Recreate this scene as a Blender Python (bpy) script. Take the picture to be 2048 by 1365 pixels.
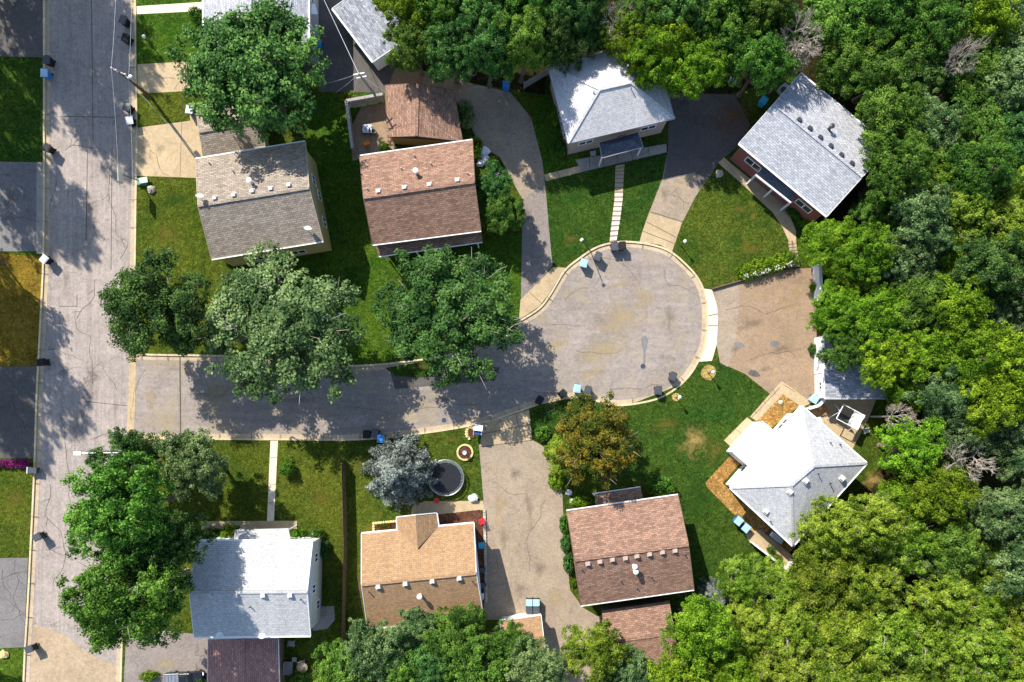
import bpy, math, random
import numpy as np
from mathutils import Vector, Matrix

for o in list(bpy.data.objects):
    bpy.data.objects.remove(o)
C = bpy.context.scene.collection
scene = bpy.context.scene
R = math.radians

# ------------------------------------------------------------------ camera, sky, sun, exposure
S = 0.055          # metres on the ground per photograph pixel
H = 80.0           # flying height of the camera
cam = bpy.data.cameras.new('camera')
cam.sensor_width = 36
cam.lens = 18 / (1024 * S / H)
cam.clip_start = 0.5
cam.clip_end = 2000
camo = bpy.data.objects.new('camera', cam)
NY = (682.5 - 850) * S     # the point straight below the camera, a little below the middle of the picture
camo.location = (0, NY, H)
cam.shift_y = -NY / (2048 * S)
C.objects.link(camo)
scene.camera = camo

SUN_EL = 42.0
SH = Vector((0.59, -0.81, 0)).normalized()       # direction in which shadows fall
world = bpy.data.worlds.new('World')
scene.world = world
world.use_nodes = True
nt = world.node_tree
nt.nodes.clear()
sky = nt.nodes.new('ShaderNodeTexSky')
sky.sky_type = 'NISHITA'
sky.sun_disc = False
sky.sun_elevation = R(SUN_EL)
sky.sun_rotation = math.atan2(-SH.x, -SH.y)
sky.air_density = 1.0
sky.dust_density = 0.6
bg = nt.nodes.new('ShaderNodeBackground')
bg.inputs[1].default_value = 0.148
wo = nt.nodes.new('ShaderNodeOutputWorld')
nt.links.new(sky.outputs[0], bg.inputs[0])
nt.links.new(bg.outputs[0], wo.inputs[0])
sd = bpy.data.lights.new('sun', 'SUN')
sd.energy = 5.0
sd.angle = R(0.55)
sd.color = (1.0, 0.945, 0.86)
so = bpy.data.objects.new('sun', sd)
ld = Vector((SH.x * math.cos(R(SUN_EL)), SH.y * math.cos(R(SUN_EL)), -math.sin(R(SUN_EL))))
so.rotation_euler = ld.to_track_quat('-Z', 'Y').to_euler()
so.location = (-30, 40, 70)
C.objects.link(so)
scene.view_settings.view_transform = 'Standard'
scene.view_settings.look = 'None'
scene.view_settings.exposure = 0.78
scene.view_settings.gamma = 1.0

# ------------------------------------------------------------------ helpers
def W(px, py, z=0.0):
    k = S * (H - z) / H
    return Vector(((px - 1024) * k, NY + ((682.5 - py) * S - NY) * (H - z) / H, z))

def lin(c):
    return tuple(((v / 255) / 12.92 if v / 255 <= 0.04045 else ((v / 255 + 0.055) / 1.055) ** 2.4) for v in c)

class MB:
    def __init__(s):
        s.v = []; s.f = []
    def add(s, vs, fs):
        b = len(s.v)
        s.v += [tuple(v) for v in vs]
        s.f += [tuple(b + i for i in f) for f in fs]
        return s
    def box(s, c, size, rz=0.0, rx=0.0, ry=0.0, taper=1.0):
        m = Matrix.Translation(Vector(c)) @ Matrix.Rotation(rz, 4, 'Z') @ Matrix.Rotation(ry, 4, 'Y') @ Matrix.Rotation(rx, 4, 'X')
        x, y, z = size[0] / 2, size[1] / 2, size[2] / 2
        vs = []
        for zz, t in ((-z, taper), (z, 1.0)):
            for a, b in ((-x, -y), (x, -y), (x, y), (-x, y)):
                vs.append(m @ Vector((a * t, b * t, zz)))
        return s.add(vs, [(3, 2, 1, 0), (4, 5, 6, 7), (0, 1, 5, 4), (1, 2, 6, 5), (2, 3, 7, 6), (3, 0, 4, 7)])
    def beam(s, p, q, w, h, up=Vector((0, 0, 1))):
        p = Vector(p); q = Vector(q); d = (q - p).normalized()
        side = d.cross(up)
        if side.length < 1e-4: side = d.cross(Vector((0, 1, 0)))
        side.normalize(); u = side.cross(d)
        vs = []
        for c in (p, q):
            for a, b in ((-1, -1), (1, -1), (1, 1), (-1, 1)):
                vs.append(c + side * a * w / 2 + u * b * h / 2)
        return s.add(vs, [(0, 1, 2, 3), (7, 6, 5, 4), (0, 4, 5, 1), (1, 5, 6, 2), (2, 6, 7, 3), (3, 7, 4, 0)])
    def tube(s, p, q, r0, r1=None, n=8, cap=True):
        if r1 is None: r1 = r0
        p = Vector(p); q = Vector(q); d = (q - p)
        if d.length < 1e-6: return s
        d.normalize()
        a = d.orthogonal().normalized(); b = d.cross(a)
        vs = []
        for c, r in ((p, r0), (q, r1)):
            for i in range(n):
                t = 2 * math.pi * i / n
                vs.append(c + a * math.cos(t) * r + b * math.sin(t) * r)
        fs = [(i, (i + 1) % n, n + (i + 1) % n, n + i) for i in range(n)]
        if cap: fs += [tuple(range(n - 1, -1, -1)), tuple(range(n, 2 * n))]
        return s.add(vs, fs)
    def lathe(s, prof, n=20, c=(0, 0, 0)):
        vs = []; fs = []
        for r, z in prof:
            for i in range(n):
                t = 2 * math.pi * i / n
                vs.append((c[0] + r * math.cos(t), c[1] + r * math.sin(t), c[2] + z))
        for k in range(len(prof) - 1):
            for i in range(n):
                j = (i + 1) % n
                fs.append((k * n + i, k * n + j, (k + 1) * n + j, (k + 1) * n + i))
        fs.append(tuple(range(n - 1, -1, -1)))
        fs.append(tuple(range((len(prof) - 1) * n, len(prof) * n)))
        return s.add(vs, fs)
    def prism(s, poly, z0, z1):
        n = len(poly)
        area = sum(poly[i][0] * poly[(i + 1) % n][1] - poly[(i + 1) % n][0] * poly[i][1] for i in range(n))
        if area < 0: poly = poly[::-1]
        vs = [(p[0], p[1], z0) for p in poly] + [(p[0], p[1], z1) for p in poly]
        fs = [tuple(range(n, 2 * n)), tuple(range(n - 1, -1, -1))]
        fs += [(i, (i + 1) % n, n + (i + 1) % n, n + i) for i in range(n)]
        return s.add(vs, fs)
    def sheet(s, poly, z):
        n = len(poly)
        area = sum(poly[i][0] * poly[(i + 1) % n][1] - poly[(i + 1) % n][0] * poly[i][1] for i in range(n))
        if area < 0: poly = poly[::-1]
        return s.add([(p[0], p[1], z) for p in poly], [tuple(range(n))])

def world_loc(p):
    v = Vector((0, 0, 0))
    while p is not None:
        v += p.location; p = p.parent
    return v

def obj(name, mb, m, parent=None, loc=None, uv=False, smooth=False):
    """one mesh object; vertices are given in world space and stored relative to the parent (or to loc)"""
    off = world_loc(parent) if parent is not None else (Vector(loc) if loc is not None else Vector((0, 0, 0)))
    me = bpy.data.meshes.new(name)
    me.from_pydata([(v[0] - off.x, v[1] - off.y, v[2] - off.z) for v in mb.v], [], mb.f)
    me.update()
    if uv:
        ul = me.uv_layers.new(name='UVMap')
        for p in me.polygons:
            n = p.normal
            e = Vector((0, 0, 1)).cross(n)
            if e.length < 1e-3: e = Vector((1, 0, 0))
            e.normalize(); w = n.cross(e)
            for li in p.loop_indices:
                co = me.vertices[me.loops[li].vertex_index].co
                ul.data[li].uv = (co.dot(e), co.dot(w))
    if smooth:
        me.polygons.foreach_set('use_smooth', [True] * len(me.polygons))
    me.materials.append(m)
    o = bpy.data.objects.new(name, me)
    C.objects.link(o)
    if parent is not None: o.parent = parent
    elif loc is not None: o.location = loc
    return o

def tag(o, label=None, cat=None, group=None, kind=None):
    if label: o['label'] = label
    if cat: o['category'] = cat
    if group: o['group'] = group
    if kind: o['kind'] = kind
    return o

def thing(name, label, cat, loc=(0, 0, 0), rz=0.0, group=None):
    o = bpy.data.objects.new(name, None)
    o.empty_display_size = 0.3
    C.objects.link(o)
    o.location = loc
    o.rotation_euler = (0, 0, rz)
    return tag(o, label, cat, group)

def struct(name, mb, m, uv=False, label=None):
    o = obj(name, mb, m, uv=uv)
    o['kind'] = 'structure'
    if label: o['label'] = label
    return o

def dup(root, loc, rz, label, scale=None, group=None, mats=None):
    r = root.copy(); C.objects.link(r)
    r.location = loc; r.rotation_euler = (0, 0, rz)
    if scale is not None: r.scale = scale
    r['label'] = label
    if group: r['group'] = group
    for ch in list(root.children):
        c = ch.copy(); C.objects.link(c); c.parent = r
        for g in list(ch.children):
            d = g.copy(); C.objects.link(d); d.parent = c
    if mats:
        for ch in r.children:
            key = ch.name.split('.')[0]
            if key in mats:
                ch.material_slots[0].link = 'OBJECT'
                ch.material_slots[0].material = mats[key]
    return r

# ------------------------------------------------------------------ materials
MATS = {}
def base_mat(name, rough=0.8, spec=0.3):
    m = bpy.data.materials.new(name); m.use_nodes = True
    b = m.node_tree.nodes['Principled BSDF']
    b.inputs['Roughness'].default_value = rough
    b.inputs['Specular IOR Level'].default_value = spec
    return m, m.node_tree, b

def N(nt, t, **kw):
    n = nt.nodes.new(t)
    for k, v in kw.items():
        setattr(n, k, v)
    return n

def coords(nt, scale=(1, 1, 1), rz=0.0, uv=False):
    tc = N(nt, 'ShaderNodeTexCoord'); mp = N(nt, 'ShaderNodeMapping')
    nt.links.new(tc.outputs['UV' if uv else 'Object'], mp.inputs[0])
    mp.inputs['Scale'].default_value = scale
    mp.inputs['Rotation'].default_value = (0, 0, rz)
    return mp.outputs[0]

def noise(nt, vec, scale, detail=4, rough=0.55, dist=0.0):
    n = N(nt, 'ShaderNodeTexNoise')
    n.inputs['Scale'].default_value = scale; n.inputs['Detail'].default_value = detail
    n.inputs['Roughness'].default_value = rough; n.inputs['Distortion'].default_value = dist
    nt.links.new(vec, n.inputs['Vector'])
    return n.outputs['Fac']

def ramp(nt, fac, stops):
    r = N(nt, 'ShaderNodeValToRGB')
    el = r.color_ramp.elements
    while len(el) < len(stops): el.new(0.5)
    for e, (p, c) in zip(el, stops):
        e.position = p
        e.color = (c[0], c[1], c[2], 1) if hasattr(c, '__len__') else (c, c, c, 1)
    nt.links.new(fac, r.inputs[0])
    return r.outputs[0]

def mix(nt, a, b, fac, mode='MIX'):
    m = N(nt, 'ShaderNodeMix', data_type='RGBA', blend_type=mode)
    for s, x in ((m.inputs['Factor'], fac), (m.inputs['A'], a), (m.inputs['B'], b)):
        if isinstance(x, bpy.types.NodeSocket): nt.links.new(x, s)
        elif hasattr(x, '__len__'): s.default_value = (x[0], x[1], x[2], 1)
        else: s.default_value = x
    return m.outputs['Result']

def bump(nt, b, h, strength, dist=0.05):
    bp = N(nt, 'ShaderNodeBump')
    bp.inputs['Strength'].default_value = strength; bp.inputs['Distance'].default_value = dist
    nt.links.new(h, bp.inputs['Height']); nt.links.new(bp.outputs[0], b.inputs['Normal'])

def plain(name, col, rough=0.6, spec=0.3, var=0.12, metal=0.0, scale=3.0):
    if name in MATS: return MATS[name]
    m, nt, b = base_mat(name, rough, spec)
    b.inputs['Metallic'].default_value = metal
    v = coords(nt)
    f = noise(nt, v, scale, 5)
    c0 = tuple(x * (1 - var) for x in col); c1 = tuple(min(1, x * (1 + var)) for x in col)
    nt.links.new(ramp(nt, f, [(0.3, c0), (0.7, c1)]), b.inputs['Base Color'])
    MATS[name] = m
    return m

def grass_mat(name, c_lo, c_hi, dry=None, dryamt=0.0):
    m, nt, b = base_mat(name, 1.0, 0.0)
    v = coords(nt)
    big = noise(nt, v, 0.16, 8, 0.65, 0.8)
    fine = noise(nt, v, 3.0, 3, 0.75, 1.5)
    c = ramp(nt, big, [(0.32, c_lo), (0.66, c_hi)])
    g = ramp(nt, fine, [(0.36, 0.45), (0.5, 0.95), (0.64, 1.6)])
    c = mix(nt, c, g, 0.95, 'MULTIPLY')
    mid = noise(nt, v, 0.9, 5, 0.6, 0.5)
    c = mix(nt, c, ramp(nt, mid, [(0.3, 0.8), (0.7, 1.2)]), 0.8, 'MULTIPLY')
    if dry:
        d = noise(nt, v, 0.45, 6, 0.7, 1.0)
        c = mix(nt, c, dry, ramp(nt, d, [(0.62 - dryamt, 0.0), (0.78 - dryamt, 0.8)]))
    nt.links.new(c, b.inputs['Base Color'])
    bump(nt, b, fine, 1.0, 0.2)
    return m

def road_mat(name, col, streak=None, patch=None, patchamt=0.0, crack=0.0, grain=1.0):
    m, nt, b = base_mat(name, 0.9, 0.2)
    v = coords(nt)
    c = ramp(nt, noise(nt, v, 0.22, 5, 0.6, 0.5), [(0.3, tuple(x * 0.86 for x in col)), (0.7, tuple(x * 1.1 for x in col))])
    fine = noise(nt, v, 4.5, 3, 0.8)
    c = mix(nt, c, ramp(nt, fine, [(0.36, 0.78), (0.64, 1.22)]), 0.7 * grain, 'MULTIPLY')
    mid = noise(nt, v, 1.1, 7, 0.75, 1.2)
    c = mix(nt, c, ramp(nt, mid, [(0.32, 0.74), (0.5, 1.0), (0.7, 1.18)]), 0.8, 'MULTIPLY')
    if streak:
        sv = coords(nt, scale=streak)
        s = noise(nt, sv, 1.0, 4, 0.7)
        c = mix(nt, c, ramp(nt, s, [(0.3, 0.82), (0.7, 1.15)]), 0.9, 'MULTIPLY')
    if patch:
        p = noise(nt, v, 0.3, 10, 0.82, 0.15)
        c = mix(nt, c, patch, ramp(nt, p, [(0.6 - patchamt, 0.0), (0.72 - patchamt, 0.7)]))
    if crack:
        vo = N(nt, 'ShaderNodeTexVoronoi', feature='DISTANCE_TO_EDGE')
        vo.inputs['Scale'].default_value = crack
        dn = N(nt, 'ShaderNodeTexNoise'); dn.inputs['Scale'].default_value = 1.3
        dn.inputs['Detail'].default_value = 6
        nt.links.new(v, dn.inputs['Vector'])
        va = N(nt, 'ShaderNodeVectorMath', operation='MULTIPLY_ADD')
        nt.links.new(dn.outputs['Color'], va.inputs[0]); va.inputs[1].default_value = (2.4, 2.4, 0)
        nt.links.new(v, va.inputs[2])
        nt.links.new(va.outputs[0], vo.inputs['Vector'])
        c = mix(nt, c, tuple(x * 0.3 for x in col), ramp(nt, vo.outputs['Distance'], [(0.0012, 0.6), (0.0045, 0.0)]))
    nt.links.new(c, b.inputs['Base Color'])
    bump(nt, b, fine, 0.35, 0.02)
    return m

def shingle_mat(name, c1, c2, mortar=0.35, stain=None, tab=(0.46, 0.20)):
    m, nt, b = base_mat(name, 0.92, 0.15)
    v = coords(nt, uv=True)
    br = N(nt, 'ShaderNodeTexBrick')
    br.offset = 0.5
    br.inputs['Scale'].default_value = 1.0
    br.inputs['Brick Width'].default_value = tab[0]
    br.inputs['Row Height'].default_value = tab[1]
    br.inputs['Mortar Size'].default_value = 0.022
    br.inputs['Mortar Smooth'].default_value = 0.3
    br.inputs['Color1'].default_value = (*c1, 1)
    br.inputs['Color2'].default_value = (*c2, 1)
    br.inputs['Mortar'].default_value = (*tuple(x * mortar for x in c1), 1)
    nt.links.new(v, br.inputs[0])
    n2 = noise(nt, v, 3.0, 4, 0.9)
    c = mix(nt, br.outputs[0], ramp(nt, n2, [(0.35, 0.7), (0.5, 1.0), (0.65, 1.3)]), 0.8, 'MULTIPLY')
    big = noise(nt, coords(nt, uv=True, scale=(1.0, 0.22, 1)), 0.7, 5, 0.6)
    c = mix(nt, c, ramp(nt, big, [(0.3, 0.88), (0.7, 1.1)]), 0.9, 'MULTIPLY')
    if stain:
        st = noise(nt, v, 0.5, 7, 0.7, 0.6)
        c = mix(nt, c, stain, ramp(nt, st, [(0.55, 0.0), (0.7, 0.5)]))
    nt.links.new(c, b.inputs['Base Color'])
    bump(nt, b, br.outputs['Fac'], -0.5, 0.02)
    return m

def leaf_mat(name, cols, rough=0.65, trans=0.35):
    """cols: dark, mid, light leaf colours, picked per leaf and per branch-sized patch"""
    m, nt, b = base_mat(name, rough, 0.1)
    g = N(nt, 'ShaderNodeNewGeometry')
    v = coords(nt)
    pn = noise(nt, v, 0.42, 3, 0.6)
    p2 = N(nt, 'ShaderNodeMath', operation='MULTIPLY_ADD')
    nt.links.new(pn, p2.inputs[0]); p2.inputs[1].default_value = 1.9; p2.inputs[2].default_value = -0.45
    pn = p2.outputs[0]
    ad = N(nt, 'ShaderNodeMath', operation='MULTIPLY_ADD')
    nt.links.new(g.outputs['Random Per Island'], ad.inputs[0]); ad.inputs[1].default_value = 0.55
    nt.links.new(pn, ad.inputs[2])
    sb = N(nt, 'ShaderNodeMath', operation='SUBTRACT'); nt.links.new(ad.outputs[0], sb.inputs[0]); sb.inputs[1].default_value = 0.27
    oi = N(nt, 'ShaderNodeObjectInfo')
    c = ramp(nt, sb.outputs[0], [(0.2, cols[0]), (0.5, cols[1]), (0.85, cols[2])])
    tr = N(nt, 'ShaderNodeMapRange'); nt.links.new(oi.outputs['Random'], tr.inputs[0])
    tr.inputs[3].default_value = 0.76; tr.inputs[4].default_value = 1.3
    c = mix(nt, c, tr.outputs[0], 1.0, 'MULTIPLY')
    hs = N(nt, 'ShaderNodeHueSaturation'); nt.links.new(c, hs.inputs['Color'])
    m7 = N(nt, 'ShaderNodeMath', operation='MULTIPLY'); m7.inputs[1].default_value = 7.31; nt.links.new(oi.outputs['Random'], m7.inputs[0])
    fr = N(nt, 'ShaderNodeMath', operation='FRACT'); nt.links.new(m7.outputs[0], fr.inputs[0])
    hr_ = N(nt, 'ShaderNodeMapRange'); nt.links.new(fr.outputs[0], hr_.inputs[0]); hr_.inputs[3].default_value = 0.472; hr_.inputs[4].default_value = 0.506
    nt.links.new(hr_.outputs[0], hs.inputs['Hue'])
    c = hs.outputs['Color']
    nt.links.new(c, b.inputs['Base Color'])
    t = N(nt, 'ShaderNodeBsdfTranslucent')
    c2 = mix(nt, c, (1.0, 1.0, 0.35), 1.0, 'MULTIPLY')
    nt.links.new(c2, t.inputs[0])
    ms = N(nt, 'ShaderNodeMixShader'); ms.inputs[0].default_value = trans
    out = nt.nodes['Material Output']
    nt.links.new(b.outputs[0], ms.inputs[1]); nt.links.new(t.outputs[0], ms.inputs[2])
    nt.links.new(ms.outputs[0], out.inputs['Surface'])
    return m

M = {}
M['soil'] = plain('soil', (0.07, 0.05, 0.032), 0.95, 0.1, 0.4, scale=1.2)
M['g_olive'] = grass_mat('grass_olive', (0.046, 0.076, 0.010), (0.088, 0.104, 0.013))
M['g_green'] = grass_mat('grass_green', (0.030, 0.080, 0.009), (0.066, 0.112, 0.012))
M['g_deep'] = grass_mat('grass_deep', (0.020, 0.060, 0.010), (0.050, 0.085, 0.012))
M['g_mix'] = grass_mat('grass_mixed', (0.036, 0.072, 0.010), (0.082, 0.104, 0.014), (0.17, 0.12, 0.02), 0.04)
M['g_dry'] = grass_mat('grass_dry', (0.12, 0.08, 0.015), (0.22, 0.15, 0.02), (0.28, 0.15, 0.03), 0.1)
M['g_block'] = grass_mat('grass_ground', (0.03, 0.06, 0.01), (0.075, 0.095, 0.012), (0.12, 0.09, 0.03), 0.02)
M['floor'] = grass_mat('leaf_litter', (0.016, 0.018, 0.006), (0.035, 0.03, 0.012), (0.06, 0.04, 0.02), 0.05)
M['straw'] = grass_mat('straw', (0.24, 0.17, 0.05), (0.42, 0.30, 0.10))
M['mulch_o'] = grass_mat('orange_mulch', (0.26, 0.13, 0.035), (0.42, 0.25, 0.08))
M['mulch_r'] = grass_mat('red_mulch', (0.085, 0.038, 0.024), (0.15, 0.07, 0.045))
M['road'] = road_mat('road_asphalt', (0.31, 0.262, 0.228), streak=(3.2, 0.12, 1), patch=(0.30, 0.25, 0.19), patchamt=0.02, crack=0.09)
M['cul'] = road_mat('court_asphalt', (0.26, 0.22, 0.19), streak=(0.25, 1.4, 1), patch=(0.29, 0.235, 0.14), patchamt=0.10, crack=0.0)
M['road_c'] = road_mat('road_concrete', (0.36, 0.27, 0.175), crack=0.04)
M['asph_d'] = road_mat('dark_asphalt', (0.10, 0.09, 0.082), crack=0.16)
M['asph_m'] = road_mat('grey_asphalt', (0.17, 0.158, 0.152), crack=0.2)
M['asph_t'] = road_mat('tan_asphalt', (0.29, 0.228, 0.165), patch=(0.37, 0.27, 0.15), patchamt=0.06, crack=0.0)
M['asph_b'] = road_mat('brown_asphalt', (0.27, 0.19, 0.122), patch=(0.36, 0.235, 0.11), patchamt=0.05)
M['asph_p'] = road_mat('driveway_asphalt', (0.225, 0.19, 0.165), crack=0.1)
M['conc'] = road_mat('tan_concrete', (0.41, 0.31, 0.185), grain=0.6)
M['conc_b'] = road_mat('bright_concrete', (0.68, 0.56, 0.42), grain=0.4)
M['conc_g'] = road_mat('grey_concrete', (0.30, 0.26, 0.22), grain=0.7)
M['curb'] = road_mat('curb_concrete', (0.55, 0.435, 0.27), grain=0.8)
M['gutter'] = road_mat('gutter_concrete', (0.42, 0.33, 0.22), grain=0.8)
M['joint'] = plain('joint_tar', (0.09, 0.07, 0.05), 0.9)
M['white'] = plain('white_paint', (0.78, 0.78, 0.76), 0.45, 0.4, 0.05)
M['vent_paint'] = plain('weathered_vent_paint', (0.52, 0.49, 0.45), 0.7, 0.2, 0.15)
M['black'] = plain('black_plastic', (0.014, 0.014, 0.015), 0.6, 0.2, 0.3)
M['dgrey'] = plain('dark_grey_plastic', (0.055, 0.06, 0.07), 0.42, 0.5, 0.2)
M['lgrey'] = plain('light_grey_plastic', (0.45, 0.47, 0.5), 0.45, 0.5, 0.1)
M['blue'] = plain('blue_plastic', (0.03, 0.19, 0.48), 0.4, 0.5, 0.15)
M['lblue'] = plain('pale_blue_plastic', (0.32, 0.52, 0.64), 0.4, 0.5, 0.1)
M['dblue'] = plain('navy_plastic', (0.02, 0.05, 0.2), 0.4, 0.5, 0.2)
M['cyan'] = plain('cyan_plastic', (0.03, 0.42, 0.62), 0.4, 0.5, 0.1)
M['red'] = plain('red_plastic', (0.6, 0.02, 0.03), 0.4, 0.5, 0.1)
M['orange'] = plain('orange_fabric', (0.75, 0.22, 0.02), 0.7, 0.2, 0.15)
M['green_p'] = plain('green_plastic', (0.02, 0.2, 0.13), 0.45, 0.5, 0.2)
M['metal'] = plain('grey_metal', (0.35, 0.36, 0.38), 0.4, 0.5, 0.1, metal=0.7)
M['dmetal'] = plain('dark_metal', (0.04, 0.04, 0.045), 0.5, 0.5, 0.2)
M['glass'] = plain('window_glass', (0.03, 0.04, 0.05), 0.08, 0.8, 0.2)
M['rubber'] = plain('rubber', (0.02, 0.02, 0.02), 0.8, 0.3)
M['wood_g'] = plain('weathered_wood', (0.33, 0.30, 0.27), 0.9, 0.1, 0.25, scale=8)
M['wood_b'] = plain('pole_wood', (0.13, 0.085, 0.055), 0.9, 0.1, 0.3, scale=6)
M['wood_o'] = plain('deck_wood', (0.38, 0.2, 0.09), 0.85, 0.1, 0.25, scale=6)
M['stone'] = plain('field_stone', (0.42, 0.37, 0.30), 0.9, 0.2, 0.35, scale=2.5)
M['stone_y'] = plain('yellow_stone', (0.55, 0.45, 0.20), 0.9, 0.2, 0.3, scale=5)
M['bark'] = plain('bark', (0.16, 0.125, 0.10), 0.95, 0.1, 0.35, scale=4)
M['bark_l'] = plain('pale_bark', (0.36, 0.31, 0.25), 0.95, 0.1, 0.3, scale=4)
M['w_tan'] = plain('tan_siding', (0.40, 0.33, 0.21), 0.8, 0.2, 0.06)
M['w_yel'] = plain('yellow_siding', (0.42, 0.33, 0.13), 0.8, 0.2, 0.06)
M['w_lav'] = plain('grey_siding', (0.33, 0.32, 0.36), 0.8, 0.2, 0.05)
M['w_grn'] = plain('pale_grey_green_siding', (0.50, 0.53, 0.50), 0.8, 0.2, 0.05)
M['w_stucco'] = plain('pinkish_stucco', (0.42, 0.32, 0.26), 0.9, 0.2, 0.12, scale=6)
M['w_brn'] = plain('brown_siding', (0.16, 0.10, 0.07), 0.85, 0.2, 0.1)
M['w_white'] = plain('white_siding', (0.76, 0.76, 0.75), 0.7, 0.3, 0.04)

def brick_mat(name, c1, c2, mo):
    m, nt, b = base_mat(name, 0.9, 0.2)
    br = N(nt, 'ShaderNodeTexBrick')
    br.inputs['Scale'].default_value = 1.0
    br.inputs['Brick Width'].default_value = 0.3; br.inputs['Row Height'].default_value = 0.12
    br.inputs['Mortar Size'].default_value = 0.012
    br.inputs['Color1'].default_value = (*c1, 1); br.inputs['Color2'].default_value = (*c2, 1)
    br.inputs['Mortar'].default_value = (*mo, 1)
    nt.links.new(coords(nt, uv=True), br.inputs[0])
    nt.links.new(br.outputs[0], b.inputs['Base Color'])
    return m
M['brick'] = brick_mat('red_brick', (0.30, 0.05, 0.03), (0.20, 0.035, 0.025), (0.3, 0.22, 0.18))

M['r_tan'] = shingle_mat('tan_shingle', (0.36, 0.30, 0.235), (0.225, 0.187, 0.148))
M['r_brn'] = shingle_mat('brown_shingle', (0.34, 0.205, 0.142), (0.19, 0.112, 0.08))
M['r_org'] = shingle_mat('orange_shingle', (0.37, 0.232, 0.125), (0.30, 0.185, 0.10), 0.6, (0.28, 0.17, 0.10))
M['r_wht'] = shingle_mat('white_shingle', (0.47, 0.468, 0.465), (0.40, 0.398, 0.395), 0.6)
M['r_wh2'] = shingle_mat('chalky_shingle', (0.56, 0.54, 0.525), (0.48, 0.465, 0.455), 0.65, (0.36, 0.34, 0.33))
M['r_gry'] = shingle_mat('pale_grey_shingle', (0.46, 0.465, 0.49), (0.31, 0.315, 0.34), 0.4)
M['r_gr2'] = shingle_mat('grey_shingle', (0.42, 0.43, 0.46), (0.20, 0.21, 0.24), 0.4)
M['r_drk'] = shingle_mat('slate_shingle', (0.085, 0.10, 0.13), (0.055, 0.065, 0.09), 0.5)
M['r_red'] = shingle_mat('reddish_shingle', (0.40, 0.22, 0.18), (0.28, 0.15, 0.13))

L = {
 'dark': leaf_mat('dark_leaves', [(0.016, 0.056, 0.012), (0.050, 0.140, 0.030), (0.15, 0.30, 0.065)]),
 'mid': leaf_mat('mid_leaves', [(0.020, 0.066, 0.008), (0.068, 0.178, 0.022), (0.18, 0.35, 0.05)]),
 'lime': leaf_mat('lime_leaves', [(0.030, 0.085, 0.004), (0.11, 0.24, 0.010), (0.26, 0.43, 0.03)]),
 'yel': leaf_mat('yellow_green_leaves', [(0.034, 0.080, 0.005), (0.125, 0.225, 0.014), (0.32, 0.43, 0.055)]),
 'grey': leaf_mat('grey_green_leaves', [(0.024, 0.064, 0.018), (0.080, 0.150, 0.045), (0.24, 0.35, 0.13)], trans=0.25),
 'blue': leaf_mat('blue_grey_needles', [(0.034, 0.042, 0.036), (0.10, 0.12, 0.103), (0.26, 0.29, 0.25)], trans=0.1),
 'brown': leaf_mat('russet_leaves', [(0.03, 0.050, 0.006), (0.095, 0.105, 0.012), (0.29, 0.19, 0.02)]),
 'purple': leaf_mat('purple_petals', [(0.05, 0.02, 0.03), (0.16, 0.01, 0.08), (0.30, 0.03, 0.15)]),
 'petal': leaf_mat('white_petals', [(0.5, 0.5, 0.42), (0.75, 0.75, 0.7), (0.9, 0.9, 0.88)]),
}

# ------------------------------------------------------------------ ground, roads, kerbs
def cat(pts, k=5, closed=False):
    out = []
    n = len(pts)
    for i in range(n - 1):
        p0 = pts[max(i - 1, 0)]; p1 = pts[i]; p2 = pts[i + 1]; p3 = pts[min(i + 2, n - 1)]
        for j in range(k):
            t = j / k
            out.append(tuple(0.5 * ((2 * p1[a]) + (-p0[a] + p2[a]) * t + (2 * p0[a] - 5 * p1[a] + 4 * p2[a] - p3[a]) * t * t
                                    + (-p0[a] + 3 * p1[a] - 3 * p2[a] + p3[a]) * t ** 3) for a in (0, 1)))
    out.append(pts[-1])
    return out

ZR = -0.12
left_edge = cat([(84, -900), (86, 0), (86, 300), (85, 500), (80, 620), (76, 700), (71, 800), (68, 900), (64, 1000), (59, 1100),
                 (54, 1200), (48, 1300), (45, 1365), (20, 1900)], 3)
right_n = cat([(272, -900), (272, 0), (275, 250), (273, 400), (271, 560), (270, 650), (270, 690)], 3)
north_curb = cat([(270, 690), (276, 704), (300, 708), (480, 712), (620, 728), (740, 729), (890, 710), (980, 676), (1040, 640),
                  (1078, 615), (1099, 588), (1116, 559), (1131, 537), (1157, 516), (1187, 496), (1216, 486), (1251, 482), (1298, 487),
                  (1338, 500), (1370, 525), (1398, 557), (1413, 594), (1417, 637), (1413, 685), (1396, 728), (1370, 764), (1336, 790),
                  (1304, 803), (1254, 812), (1216, 811), (1180, 800), (1140, 798), (1084, 809), (1040, 824), (960, 849), (850, 868), (720, 881), (560, 881),
                  (330, 880), (275, 882), (262, 896), (258, 920)], 4)
right_s = cat([(258, 920), (254, 1000), (250, 1130), (246, 1250), (243, 1365), (225, 1900)], 3)
right_line = right_n[:-1] + north_curb[:-1] + right_s

def wp(pts, z=0.0):
    return [tuple(W(p[0], p[1], z)[:2]) for p in pts]

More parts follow.
